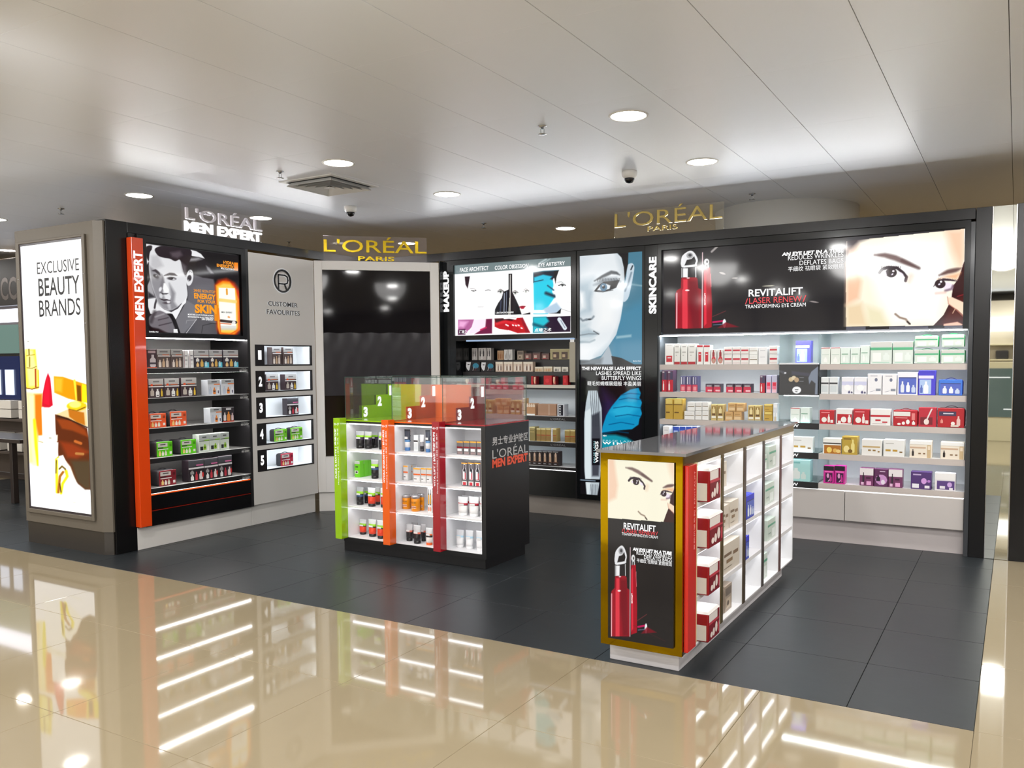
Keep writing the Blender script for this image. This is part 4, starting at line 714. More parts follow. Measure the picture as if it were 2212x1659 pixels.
for a, b in ((-2.9, -2.06), (-2.055, -1.24), (-1.235, -.338)): part(r_, 'drawer', MB().box(a, b, .028, .5, .2, .452, M((199, 193, 190), .35), .003))
strip(r_, -2.9, -.34, .03, .462, None, .01, M((255, 255, 255), .5, e=2.0))
part(r_, 'plinth', MB().box(-2.92, -.338, .085, .5, 0, .2, M((196, 188, 188), .35)))
# ------------------------------------------------------------------ goods
NUM = ['first', 'second', 'third', 'fourth', 'fifth', 'sixth', 'seventh', 'eighth', 'ninth', 'tenth', 'eleventh', 'twelfth', 'thirteenth', 'fourteenth']
# style: colour of the box, roughness, and the prints on its front as (u0, v0, u1, v1, colour[, shape])
W_, S_, K_ = (236, 236, 236), (176, 178, 182), (34, 30, 36)
def jars(v=.05, c=((230, 190, 120), (240, 236, 226), (225, 190, 60)), n=3, h=.42, y=None):
    out = []
    for i in range(n): out.append((.1+.82*i/n, v, .1+.82*i/n+.6/n, v+h*(.8+.2*((i*7) % 3)/2), c[i % len(c)], 'b'))
    return out
ST = {
 'darkjar': ((66, 46, 54), [(.12, .8, .9, .93, (180, 160, 165)), (.3, .05, .9, .72, (205, 200, 205), 'b'), (.3, .2, .9, .3, (70, 62, 72)), (0, 0, 1, .05, (200, 90, 60))]),
 'greyset': ((88, 74, 72), [(0, .72, 1, 1, (168, 168, 168)), (.2, .84, .8, .92, (110, 108, 110)), (.4, .68, .9, .74, (190, 110, 80)), (.06, .62, 1, .67, W_)]+jars(.04, ((225, 215, 208), (200, 170, 140), (215, 200, 190)), 3, .5)),
 'slim': ((236, 236, 238), [(.2, .66, .8, .7, (90, 90, 100)), (.2, .42, .8, .46, (90, 90, 100)), (0, 0, .1, 1, (120, 60, 70)), (.2, .2, .7, .22, (120, 120, 130))]),
 'blueset': ((52, 46, 58), [(0, .68, 1, 1, (186, 186, 190)), (.3, .86, .75, .93, (110, 108, 112)), (.4, .68, 1, .74, (206, 160, 150)), (0, .58, 1, .66, W_), (.7, 0, 1, .3, (90, 190, 215)), (.12, .34, .34, .56, (236, 234, 232), 'b'), (.14, .04, .32, .3, (226, 190, 130), 'b'), (.42, .04, .62, .46, (216, 176, 90), 'b'), (.72, .06, .88, .36, (190, 225, 235), 'b')]),
 'goldset': ((66, 50, 56), [(0, .68, 1, 1, (190, 190, 190)), (.3, .82, .72, .9, (120, 118, 120)), (.12, .6, .3, .74, (240, 90, 40), 'e'), (.4, .66, .9, .7, (225, 120, 70)), (0, .56, 1, .62, W_), (.1, .1, .35, .5, (190, 180, 170), 'b'), (.46, .04, .7, .46, (238, 238, 238), 'b'), (.5, .1, .66, .14, K_), (.8, .06, .92, .46, (226, 190, 60), 'b')]),
 'whiteset': ((214, 218, 226), [(0, .72, 1, 1, (176, 180, 184)), (.3, .84, .75, .92, (80, 80, 86)), (.5, .68, 1, .74, (240, 130, 60)), (.08, .06, .34, .56, (190, 200, 216), 'b'), (.42, .06, .64, .5, (226, 130, 50), 'b'), (.44, .2, .62, .3, (90, 60, 50)), (.74, .06, .94, .52, (240, 240, 246), 'b'), (.8, .1, .9, .3, (90, 90, 110))]),
 'darkset': ((46, 40, 46), [(.3, .82, .75, .95, (200, 200, 204)), (.08, .1, .3, .66, (222, 214, 216), 'b'), (.38, .08, .66, .7, (224, 140, 60), 'b'), (.74, .1, .94, .6, (216, 190, 190), 'b'), (0, 0, 1, .07, (190, 70, 50))]),
 'greenset': ((206, 216, 206), [(0, .7, 1, 1, (176, 182, 182)), (.3, .8, .7, .88, (90, 92, 92)), (.0, .62, 1, .66, (50, 66, 56)), (.5, .64, 1, .69, (150, 210, 60)), (.08, .1, .36, .32, (34, 36, 40)), (.4, .12, .66, .44, (140, 190, 20), 'b'), (.48, .2, .58, .3, K_), (.74, .08, .94, .4, (240, 240, 240), 'b')]),
 'redset': ((44, 36, 42), [(0, .7, 1, 1, (72, 72, 78)), (.5, .72, .96, .78, (216, 110, 160)), (0, .58, 1, .66, (222, 220, 222)), (.1, .34, .34, .52, (160, 156, 158), 'b'), (.12, .05, .32, .32, (238, 236, 236), 'b'), (.42, .05, .58, .44, (196, 60, 74), 'b'), (.68, .06, .92, .46, (226, 214, 214), 'b'), (.86, .14, .98, .4, (216, 50, 50), 'e')]),
 'whitetall': ((238, 238, 236), [(.15, .12, .85, .42, (200, 30, 50)), (.3, .3, .7, .34, W_), (.2, .9, .8, .93, (200, 200, 198))]),
 'whitetower': ((232, 232, 228), [(0, 0, 1, .13, (170, 12, 30)), (.2, .84, .8, .88, (170, 168, 166)), (.2, .55, .8, .62, (190, 188, 184)), (.25, .42, .5, .46, (190, 188, 184))]),
 'redtop': ((236, 236, 234), [(0, .9, 1, 1, (184, 16, 36)), (.25, .14, .75, .64, (200, 14, 40)), (.35, .5, .65, .54, W_)]),
 'redbottle': ((226, 224, 222), [(.3, .48, .7, .98, (150, 16, 36), 'b'), (.15, .05, .9, .55, (200, 40, 60), 'e'), (.25, .08, .8, .4, (190, 150, 130), 'e')]),
 'stack': ((234, 232, 230), [(.05, .45, .95, .66, (196, 40, 62)), (.05, .1, .95, .15, (190, 150, 150)), (0, 0, 1, .02, (150, 148, 146))]),
 'plain': ((238, 238, 240), [(.2, .78, .8, .82, (200, 200, 206)), (.2, .4, .8, .43, (196, 196, 202))]),
 'redglass': ((92, 60, 90), [(0, 0, 1, .56, (196, 16, 44)), (.2, .06, .45, .5, (240, 236, 236), 'b'), (.5, .58, .9, .94, (60, 56, 90)), (.1, .9, .5, .96, (210, 206, 214))]),
 'bluered': ((88, 86, 130), [(0, 0, 1, .46, (214, 60, 90)), (.1, .5, .3, .95, (210, 210, 222)), (.6, .5, .75, .95, (190, 190, 214)), (.2, .08, .8, .34, (236, 150, 160)), (0, 0, 1, .03, (240, 240, 240))]),
 'lowred': ((70, 60, 76), [(0, 0, 1, .66, (206, 40, 76)), (.15, .7, .85, .82, (190, 190, 196)), (.3, .1, .9, .3, (240, 190, 200))]),
 'pinkwhite': ((200, 200, 226), [(.1, .05, .9, .62, (240, 120, 150)), (.2, .4, .8, .58, (230, 30, 66)), (.1, .02, .9, .2, (246, 200, 214))]),
 'gold': ((196, 160, 62), [(0, .7, 1, .74, (120, 92, 24)), (.1, .3, .6, .36, (110, 80, 20)), (.1, .76, .9, .98, (222, 200, 110))]),
 'whitebox': ((238, 238, 236), [(.05, .46, .95, .54, (140, 124, 100)), (.1, .74, .8, .78, (205, 200, 194)), (0, 0, 1, .03, (190, 186, 182))]),
 'goldwin': ((206, 184, 120), [(.12, .12, .88, .9, (150, 116, 50)), (.25, .45, .75, .86, (232, 216, 160), 'b'), (.1, .14, .9, .28, (240, 236, 220)), (.2, .34, .8, .42, (90, 60, 20))]),
 'copper': ((204, 162, 104), [(.1, .14, .9, .5, (226, 196, 150)), (.1, .5, .9, .54, (150, 104, 50)), (.15, .7, .8, .76, (160, 116, 60))]),
 'clear': ((216, 222, 228), [(.1, .78, .3, .95, (250, 250, 252)), (.4, .78, .6, .95, (250, 250, 252)), (.7, .78, .9, .95, (250, 250, 252)), (.1, .3, .3, .5, (250, 250, 252)), (.4, .05, .6, .3, (206, 180, 110)), (.7, .3, .9, .5, (250, 250, 252))]),
 'bluebox': ((196, 204, 232), [(0, .42, 1, 1, (50, 84, 196)), (.1, .7, .8, .8, (170, 190, 236))]),
 'palered': ((226, 232, 226), [(0, .95, 1, 1, (196, 90, 96)), (.1, .55, .9, .58, (180, 200, 186)), (.3, .1, .7, .4, (240, 242, 240), 'b')]),
 'palegreen': ((222, 234, 228), [(0, .0, 1, .04, (120, 190, 160)), (.1, .58, .8, .62, (60, 140, 100)), (.25, .12, .5, .5, (240, 244, 242), 'b'), (.58, .12, .8, .44, (230, 240, 236), 'b')]),
 'biggreen': ((216, 226, 220), [(0, .62, 1, .74, (84, 176, 130)), (0, .76, 1, 1, (206, 206, 202)), (.1, .1, .5, .5, (238, 242, 240)), (.6, .16, .9, .5, (226, 236, 232), 'b'), (.1, .04, .9, .07, (150, 200, 180))]),
 'whiteband': ((226, 230, 232), [(0, .58, 1, .68, (40, 40, 46)), (.1, .1, .9, .5, (206, 214, 218))]),
 'lilac': ((238, 238, 244), [(0, .52, 1, .74, (206, 208, 236)), (.2, .2, .8, .56, (250, 250, 252), 'e'), (.55, .04, .75, .2, (90, 90, 130), 'b'), (.8, .04, .95, .16, (80, 80, 110), 'b')]),
 'brush': ((238, 238, 242), [(.12, .12, .6, .18, (160, 160, 176), 'd'), (.5, .62, .72, .8, (110, 116, 140), 'e'), (.6, .16, .95, .28, (140, 146, 160)), (.2, .88, .7, .92, (190, 190, 200))]),
 'bluewhite': ((236, 236, 244), [(.06, .04, .94, .76, (84, 104, 196)), (.06, .74, .94, .79, (60, 70, 130)), (.16, .1, .34, .6, (226, 232, 244), 'b'), (.44, .12, .62, .56, (240, 242, 250), 'b'), (.7, .1, .9, .44, (200, 214, 240), 'b')]),
 'bluetall': ((74, 66, 206), [(0, .68, .9, .8, (230, 226, 250)), (.06, .04, .76, .64, (170, 196, 236)), (.3, .06, .6, .56, (236, 240, 250), 'b'), (.1, .08, .26, .4, (90, 110, 190), 'b')]),
 'redsq': ((186, 26, 40), [(.12, .1, .5, .5, (238, 236, 230), 'e'), (.56, .1, .72, .72, (240, 230, 226), 'b'), (.76, .08, .95, .3, (236, 232, 228)), (.1, .82, .7, .88, (230, 140, 146))]),
 'redwhite': ((234, 232, 230), [(.06, .06, 1, .66, (186, 24, 40)), (.3, .1, .66, .5, (240, 238, 234), 'e'), (.74, .1, .94, .62, (240, 238, 236), 'b'), (.12, .06, .3, .22, (238, 236, 232))]),
 'whitered': ((236, 234, 232), [(0, .52, 1, .64, (190, 24, 44)), (.25, .26, .52, .36, (190, 24, 44)), (.6, .16, .86, .24, (190, 24, 44)), (.1, .08, .8, .11, (190, 180, 180))]),
 'bagwr': ((180, 22, 38), [(0, .64, .72, .92, (230, 226, 222)), (.08, .5, .6, .54, (230, 160, 160)), (.16, .04, .32, .18, (240, 238, 236), 'e'), (.36, .06, .5, .28, (240, 238, 236), 'e'), (.54, .1, .7, .42, (240, 238, 236), 'e'), (.78, .4, .92, .84, (226, 130, 130)), (.8, .08, .93, .34, (240, 236, 236), 'b')]),
 'redwand': ((186, 36, 56), [(.1, .1, .8, .5, (120, 24, 40)), (.3, .1, .6, .42, (236, 220, 214), 'e'), (.44, .4, .8, .96, (226, 214, 214), 'd')]),
 'redbig': ((176, 22, 34), [(.04, .6, .7, .84, (62, 50, 82)), (.2, .7, .6, .76, (210, 206, 216)), (.5, .1, .66, .3, (236, 226, 222), 'e'), (.72, .08, .86, .6, (230, 190, 186), 'b'), (.5, .02, .8, .12, (216, 206, 196)), (.1, .2, .2, .44, (220, 140, 130), 'b')]),
 'whitegold': ((238, 238, 232), [(.06, .0, 1, .56, (176, 110, 30)), (0, .64, 1, .72, (60, 54, 50)), (.2, .06, .5, .44, (240, 210, 110), 'e'), (.55, .08, .8, .36, (226, 180, 90), 'e'), (.72, .06, .98, .3, (236, 206, 130), 'e')]),
 'goldbig': ((186, 156, 60), [(.6, .1, .84, .84, (236, 220, 140), 'b'), (.1, .1, .5, .5, (238, 220, 150), 'e'), (.4, .08, .7, .3, (120, 90, 30), 'e'), (.1, .84, .6, .9, (120, 90, 30))]),
 'whiteg2': ((234, 232, 228), [(.04, .5, .92, .6, (196, 166, 110)), (.32, .28, .46, .38, (150, 120, 70)), (.55, .28, .7, .38, (150, 120, 70)), (.8, .22, .9, .3, (150, 120, 70))]),
 'whiteg3': ((234, 234, 232), [(.1, .3, .35, .42, (190, 150, 60)), (.45, .3, .68, .42, (190, 150, 60)), (.78, .24, .92, .32, (120, 90, 40)), (.1, .76, .5, .8, (180, 178, 174))]),
 'cream': ((236, 226, 210), [(0, .56, .74, .66, (206, 176, 150)), (.1, .1, .2, .5, (50, 40, 36), 'b'), (.4, .22, .52, .3, (140, 110, 80)), (.62, .22, .72, .3, (140, 110, 80)), (.8, .02, .97, .78, (206, 180, 140)), (.83, .5, .94, .72, (236, 220, 196)), (0, .8, 1, 1, (240, 240, 238))]),
 'magenta': ((206, 40, 150), [(0, .74, 1, 1, (36, 24, 38)), (.1, .64, .9, .7, (250, 120, 200)), (.18, .06, .86, .6, (60, 24, 60)), (.3, .3, .56, .58, (226, 160, 206), 'e'), (.4, .1, .76, .3, (236, 190, 220), 'd'), (.6, .1, .8, .5, (200, 60, 150), 'b')]),
 'purplew': ((116, 56, 98), [(0, .6, 1, 1, (236, 230, 232)), (.2, .2, .34, .76, (50, 36, 50), 'b'), (.46, .4, .8, .5, (70, 30, 60)), (.5, .04, .84, .26, (236, 170, 216)), (.1, .04, .3, .2, (230, 190, 220))]),
 'purple': ((96, 44, 88), [(.08, .08, .96, .7, (206, 150, 206), 'e'), (.14, .3, .44, .64, (40, 24, 44), 'b'), (.5, .12, .8, .4, (236, 226, 240), 'e'), (.4, .84, .8, .9, (210, 180, 210))]),
 'violet': ((82, 52, 116), [(.5, .3, .78, .66, (214, 160, 226), 'e'), (.06, .06, .4, .3, (238, 236, 244)), (.68, .06, .92, .22, (240, 236, 244)), (.1, .8, .5, .88, (190, 170, 210)), (.8, .4, .96, .56, (190, 130, 210), 'e')]),
 'violetw': ((234, 230, 234), [(.1, .06, .96, .56, (92, 66, 130)), (.6, .2, .84, .5, (206, 170, 226), 'e'), (.24, .1, .5, .26, (236, 232, 240)), (.7, .06, .88, .18, (236, 232, 240)), (0, .62, 1, 1, (240, 238, 238))]),
 'aqua': ((170, 216, 214), [(.08, .1, .5, .62, (222, 230, 228), 'b'), (.54, .1, .8, .44, (206, 222, 218), 'b'), (0, .84, .5, .92, (120, 180, 178))]),
 'wands': ((206, 200, 196), [(.16, .3, .3, .92, (34, 26, 34), 'b'), (.6, .3, .76, .92, (34, 26, 34), 'b'), (.34, .06, .56, .5, (236, 232, 230))]),
 'tanbox': ((196, 156, 116), [(.15, .1, .3, .84, (150, 90, 40), 'b'), (.42, .1, .56, .84, (150, 90, 40), 'b'), (.7, .1, .84, .84, (150, 90, 40), 'b')]),
 'wwand': ((232, 230, 226), [(.3, .08, .45, .6, (110, 104, 100), 'b'), (.55, .08, .8, .86, (180, 176, 170), 'b')]),
 'brownwin': ((100, 70, 66), [(.1, .06, .9, .78, (128, 84, 78)), (.2, .2, .56, .6, (214, 190, 176)), (.2, .1, .6, .22, (190, 40, 46)), (0, .9, 1, 1, (60, 50, 50))]),
 'goldpal': ((186, 174, 128), [(.12, .04, .44, .72, (84, 60, 46)), (.56, .04, .86, .72, (84, 60, 46)), (.16, .2, .3, .5, (216, 190, 150)), (.6, .2, .74, .5, (216, 190, 150)), (0, .94, 1, 1, (222, 214, 170))]),
 'lashface': ((18, 18, 24), [(.02, .08, .38, .98, (222, 224, 228), 'f'), (.12, .66, .3, .76, (20, 20, 26), 'e'), (.5, .3, .94, .86, (40, 130, 160), 'e'), (.5, .1, .62, .5, (216, 206, 210), 'd'), (.66, .1, .8, .44, (120, 30, 50), 'd')]),
 'mascaras': ((216, 196, 178), [(0, .8, 1, 1, (228, 220, 204))]+[(.14+.19*i, .1, .24+.19*i, .74, (60, 34, 34) if i % 2 else (240, 236, 230), 'b') for i in range(4)]),
 'minicream': ((214, 200, 176), [(0, .78, 1, 1, (226, 222, 204))]+[(.12+.2*i, .1, .22+.2*i, .66, (190, 140, 80), 'b') for i in range(4)]),
 'miniwhite': ((226, 222, 210), [(.2+.2*i, .1, .3+.2*i, .7, (40, 38, 40), 'b') for i in range(3)]),
 'lipred': ((186, 8, 26), [(.2, .2, .7, .7, (212, 30, 46), 'e')]),
 'lipface': ((120, 20, 30), [(.1, .05, .8, .95, (226, 190, 160), 'f'), (.6, .1, .98, .4, (190, 60, 50))]),
 'carton': ((176, 138, 112), [(.58, .02, .66, .98, (190, 160, 140)), (.0, .02, 1, .05, (130, 100, 80))]),
 'bottles': ((196, 150, 110), [(0, .7, .22, 1, (236, 220, 200), 'b'), (.26, .7, .48, 1, (236, 220, 200), 'b'), (.52, .7, .74, 1, (236, 220, 200), 'b'), (.78, .7, 1, 1, (236, 220, 200), 'b'), (0, 0, 1, .12, (230, 236, 236))]),
 'dots': ((210, 214, 222), [(.2, .04, .86, .96, (24, 24, 40))]+[(.28, .1+.22*i, .5, .26+.22*i, (236, 240, 244), 'e') for i in range(4)]),
 'goldcap': ((174, 148, 84), [(0, .9, 1, 1, (236, 226, 170)), (0, .44, 1, .5, (170, 60, 36)), (0, .06, 1, .4, (150, 118, 66))]),
 'tin': ((150, 136, 84), [(0, .9, 1, 1, (236, 226, 170)), (.1, .6, .9, .68, (190, 170, 110)), (.1, .8, .9, .84, (190, 170, 110))]),
 'portrait': ((46, 34, 34), [(.3, .52, .72, .92, (232, 204, 180), 'e'), (.3, .26, .74, .62, (214, 180, 150)), (0, .22, 1, .28, (96, 60, 50)), (.2, .1, .7, .15, (180, 180, 186)), (0, .97, 1, 1, (200, 206, 208))]),
 'greybox': ((112, 110, 112), [(0, .48, 1, .6, (130, 20, 34)), (.1, .24, .8, .44, (238, 238, 238)), (0, .9, 1, 1, (240, 170, 60)), (.1, .02, .9, .2, (150, 130, 130))]),
 'serum': ((96, 92, 98), [(.2, .26, .82, .95, (226, 224, 228), 'b'), (.3, .3, .72, .92, (22, 20, 34), 'b'), (.3, .28, .72, .56, (190, 20, 50)), (.3, .3, .56, .62, (240, 240, 244)), (.1, .03, .9, .2, (230, 226, 226)), (.25, .03, .75, .16, (200, 40, 60)), (0, .96, 1, 1, (240, 170, 60))]),
 'limebox': ((110, 206, 30), [(0, .82, 1, 1, (190, 192, 192)), (.2, .6, .7, .68, (60, 90, 40)), (.1, .22, .7, .4, (240, 240, 238)), (.2, .26, .6, .36, (30, 34, 30))]),
 'orangebox': ((226, 140, 90), [(.1, .1, .4, .9, (190, 90, 50)), (.5, .1, .9, .3, (240, 190, 150))]),
 'clearbox': ((206, 206, 206), [(0, .5, 1, .6, (226, 100, 40)), (0, .9, 1, 1, (240, 170, 60)), (.1, .1, .9, .4, (226, 226, 228)), (.1, .2, .5, .26, (90, 86, 86))]),
 'pencils': ((236, 236, 236), [(.1, .3, .4, .95, (30, 28, 34), 'b'), (.14, .34, .36, .72, (236, 170, 50)), (.56, .3, .86, .95, (30, 28, 34), 'b'), (.6, .34, .82, .72, (236, 170, 50)), (.1, .04, .44, .24, (226, 150, 120), 'e'), (.56, .04, .9, .24, (226, 150, 120), 'e')]),
 'taupecard': ((206, 196, 182), [(.06, .56, .5, .66, (120, 100, 80)), (.2, .32, .56, .44, (140, 116, 90)), (.6, .5, .9, .62, (130, 106, 84)), (.06, .16, .5, .18, (110, 94, 80))]),
 'browncard': ((156, 140, 124), [(.1, .6, .9, .9, (110, 98, 88)), (.2, .1, .8, .5, (190, 172, 150)), (.3, .2, .6, .4, (96, 80, 68), 'e')]),
 'greencard': ((196, 208, 198), [(0, .66, 1, .76, (90, 160, 130)), (.1, .3, .4, .36, (140, 160, 150)), (.5, .1, .9, .5, (226, 234, 230))]),
}
def shape(kind, x0, z0, x1, z1):
    w, h = x1-x0, z1-z0
    if kind == 'e': return [(x0+w/2+w/2*math.cos(a*math.pi/5), z0+h/2+h/2*math.sin(a*math.pi/5)) for a in range(10)]
    if kind == 'b': return [(x0+w*u, z0+h*v) for u, v in ((.12, 0), (.88, 0), (1, .1), (1, .62), (.72, .78), (.72, 1), (.28, 1), (.28, .78), (0, .62), (0, .1))]
    if kind == 'f': return [(x0+w*u, z0+h*v) for u, v in ((0, .5), (.2, .2), (.5, 0), (.7, .1), (1, .98), (.1, 1))]
    if kind == 'd': return [(x0, z0), (x0+w*.25, z0), (x1, z1), (x1-w*.25, z1)]
    return [(x0, z0), (x1, z0), (x1, z1), (x0, z1)]
def prints(mb, x0, x1, z0, z1, y, ps):
    for i, p in enumerate(ps):
        a, b, c, d, col = p[:5]; k = p[5] if len(p) > 5 else 'r'
        pts = shape(k, x0+(x1-x0)*a, z0+(z1-z0)*b, x0+(x1-x0)*c, z0+(z1-z0)*d); yy = y-.0004*(1+i*.5)
        A = sum(pts[j][0]*pts[(j+1) % len(pts)][1]-pts[(j+1) % len(pts)][0]*pts[j][1] for j in range(len(pts)))
        if A < 0: pts = pts[::-1]
        mb.face([(q[0], yy, q[1]) for q in pts], M(col, .35))
    return mb
def carton(fr, x0, x1, y0, d, z0, z1, style, label, cat='box', group=None, name='gift_box', turn=0):
    base, ps = ST[style]; cx, cy, w = (x0+x1)/2, y0+d/2, x1-x0
    o = thing(name, label, cat, fr, (cx, cy, z0), group); o.rotation_euler.z += math.radians(turn)
    b = part(o, 'box_body', MB().box(x0, x1, y0, y0+d, z0+.0008, z1, M(base, .38), .0015))
    part(o, 'front_print', prints(MB(), x0+.001, x1-.001, z0+.002, z1-.001, y0-.0002, ps)); return o
def pouch(fr, x0, x1, y0, d, z0, z1, col, label, side=(44, 42, 46), group=None, style=None):
    """soft zip bag: rounded sides of dark mesh, coloured printed sleeve in front, carrying strap on top"""
    o = thing('wash_bag', label, 'bag', fr, ((x0+x1)/2, y0+d/2, z0), group); w, h = x1-x0, z1-z0; c = M(col, .4); sd = M(side, .7)
    rows = []; z0 += .0012; h = z1-z0
    for y, s_ in ((y0+.004, .96), (y0+d*.2, 1), (y0+d*.8, 1), (y0+d, .94)):
        rr_ = h*.16; pts = []
        for (ax, az, t0) in ((x1-rr_, z0+rr_, -90), (x1-rr_, z1-rr_, 0), (x0+rr_, z1-rr_, 90), (x0+rr_, z0+rr_, 180)):
            for q in range(4): a = math.radians(t0+30*q); pts.append((ax+rr_*math.cos(a), az+rr_*math.sin(a)))
        mx, mz = (x0+x1)/2, (z0+z1)/2; rows.append([(mx+(px-mx)*s_, y, mz+(pz-mz)*(s_ if pz > mz else 1)) for px, pz in pts])
    t = MB(); t.grid(rows, sd, caps=True); part(o, 'bag_body', t)
    t = MB(); t.box(x0+w*.02, x1-w*.03, y0-.002, y0+.004, z0+.001, z1-h*.02, c, .002)
    ps = [(.05, .66, .68, .93, (214, 210, 206)), (.2, .78, .55, .86, (90, 86, 88)), (.05, .56, .4, .62, (40, 34, 36)), (.05, .46, .72, .52, (238, 238, 236))]+[(.1+.19*i, .05, .24+.19*i, .4-.04*(i % 2), ((236, 206, 130), (240, 236, 230), (226, 226, 206))[i % 3], 'b') for i in range(3)]+[(.8, .66, .94, .84, tuple(int(v*.7) for v in col)), (.8, .12, .94, .3, (236, 234, 232))]
    if style: ps = ST[style][1]
    s_ = part(o, 'sleeve', t); part(o, 'front_print', prints(MB(), x0+w*.03, x1-w*.04, z0+.003, z1-h*.04, y0-.0024, ps), s_)
    t = MB(); n = 8; t.grid([[(x0+w*(.25+.5*i/n), y, z1+h*.10*math.sin(i*math.pi/n)+dz) for i in range(n+1)] for y, dz in ((y0+d*.45, 0), (y0+d*.55, 0), (y0+d*.55, -.004), (y0+d*.45, -.004), (y0+d*.45, 0))], sd, closed=False); part(o, 'strap', t)
    return o
def gift_case(fr, x0, x1, y0, d, z0, z1, label, group):
    """boxy case: white lid on top, dark red sides with a pale panel, printed front"""
    o = thing('gift_case', label, 'bag', fr, ((x0+x1)/2, y0+d/2, z0), group); h = z1-z0; rd = M((150, 14, 26), .3); wt = M((236, 234, 232), .4); z0 += .001
    part(o, 'case_body', MB().box(x0, x1, y0, y0+d, z0, z1-.01, rd, .008))
    t = MB(); t.grid([[(x0+.002, y0-.001, z1-.012), (x1-.002, y0-.001, z1-.012), (x1-.002, y0+d+.001, z1-.012), (x0+.002, y0+d+.001, z1-.012)], [(x0+.01, y0+.008, z1), (x1-.01, y0+.008, z1), (x1-.01, y0+d-.008, z1), (x0+.01, y0+d-.008, z1)]], wt, smooth=False, caps=True); part(o, 'lid', t, label='white lid')
    part(o, 'front_print', prints(MB(), x0+.008, x1-.008, z0+.006, z1-.014, y0-.0004, [(0, 0, 1, 1, (120, 16, 34)), (0, .7, .8, 1, (226, 218, 214)), (0, .6, 1, .7, (190, 60, 76)), (.12, .08, .34, .3, (236, 222, 216), 'e'), (.34, .08, .54, .4, (236, 222, 216), 'e'), (.56, .14, .8, .56, (230, 214, 208), 'e'), (.84, .66, .98, .96, (130, 14, 30)), (.86, .1, .97, .5, (200, 70, 84))]))
    t = MB(); t.box(x0-.0012, x0+.001, y0+.012, y0+d-.006, z0+.008, z0+h*.56, M((226, 220, 210), .5)); part(o, 'side_print', t); return o
def tube(fr, cx, cy, z0, w, h, body, band, cap, label, group=None, dep=None, lean=0):
    """squeeze tube standing on its cap: round below, flat crimp on top; band = list of (v0, v1, colour)"""
    o = thing('cream_tube', label, 'tube', fr, (cx, cy, z0), group); n = 16; dp = (dep or w*.62)/2; hc = h*.16
    cols = [(v, c) for v, c in band]; vs = sorted(set([0, .2, .4, .6, .8, .93, 1]+[v for v, _ in cols]))
    def row(v):
        k = v**1.5; rx = w/2*(.80+.2*v); ry = dp*(1-k)+.0015; return [(cx+rx*math.cos(a*2*math.pi/n), cy+ry*math.sin(a*2*math.pi/n), z0+hc+(h-hc)*v) for a in range(n)]
    ms = []
    for a, b in zip(vs[:-1], vs[1:]):
        c = body
        for v, cc in cols:
            if (a+b)/2 >= v: c = cc
        ms.append(M(c, .28))
    t = MB(); t.grid([row(v) for v in vs], ms, caps=True); part(o, 'tube_body', t)
    t = MB(); t.grid([[(cx+rx*math.cos(a*2*math.pi/n), cy+min(rx, dp+.001)*math.sin(a*2*math.pi/n), z0+zz) for a in range(n)] for rx, zz in ((w*.36, .0003), (w*.385, .004), (w*.40, hc*.97), (w*.36, hc))], M(cap, .3), caps=True); part(o, 'cap', t)
    t = MB(); t.face([(cx+sx*w*.26, cy-dp*.80-.003, z0+h*zz) for sx, zz in ((-1, .56), (1, .56), (1, .66), (-1, .66))], M((226, 226, 226), .4)); part(o, 'front_print', t)
    return o
def can(fr, cx, cy, z0, r, h, col, label, group=None, name='spray_can', cat='can', cap=(190, 190, 195)):
    o = thing(name, label, cat, fr, (cx, cy, z0), group)
    t = MB(); t.lathe(cx, cy, [(r*.94, z0+.0004), (r, z0+.003), (r, z0+h*.78), (r*.95, z0+h*.8)], M(col, .25), 18); b = part(o, 'can_body', t)
    t = MB(); t.lathe(cx, cy, [(r*.96, z0+h*.8), (r*.97, z0+h*.97), (r*.85, z0+h)], M(cap, .25, .6), 18); part(o, 'cap', t)
    t = MB(); a0_ = -math.pi/2
    for va, vb, c in ((.2, .34, (238, 236, 232)), (.24, .3, (150, 50, 30)), (.5, .62, tuple(int(v*.6) for v in col))):
        k = 1.004+(.004 if va == .24 else 0); t.grid([[(cx+r*k*math.cos(a0_+q), cy+r*k*math.sin(a0_+q), z0+h*v) for q in (-.7, -.35, 0, .35, .7)] for v in (va, vb)], M(c, .3), closed=False)
    part(o, 'front_print', t, b); return o
TOPS = []
def row(fr, zsh, q, items, place, dep=.03, depth=.09, group=None, zoff=0):
    """goods standing on one shelf; q = measuring window, item = (x0, x1, ytop, style, words[, extra])"""
    for i, it in enumerate(items):
        x0, x1, yt, st, wd = it[:5]; ex = it[5] if len(it) > 5 else {}
        d = ex.get('y', dep+.004); dd = ex.get('d', depth); z0 = zsh+ex.get('up', 0)+zoff
        a, zt = fr.at(*Z(q, x0, yt), d); b, _ = fr.at(*Z(q, x1, yt), d); a += .001; b -= .001
        z1 = max(zt, z0+.03)
        if 'up' in ex:
            z0 = max([t_[4] for t_ in TOPS if t_[0] is fr and t_[1] == zsh and t_[2] < b-.002 and t_[3] > a+.002]+[z0])+.0006; z1 = max(zt, z0+.03)
        TOPS.append((fr, zsh, a, b, z1+((z1-z0)*.10+.004 if st.startswith('bag') and st != 'bagx' else 0)))
        lb = f'{wd}, {NUM[i]} from left, {place}'
        if st.startswith('bag'): pouch(fr, a, b, d, min(dd, b-a), z0, z1, ex['col'], lb, ex.get('side', (44, 42, 46)), group, ex.get('st'))
        else: carton(fr, a, b, d, dd, z0, z1, st, lb, 'box', group)
A_ = (300, 730, 9.217); B_ = (300, 880, 8.733)
g = "gift boxes on the men's shelves"
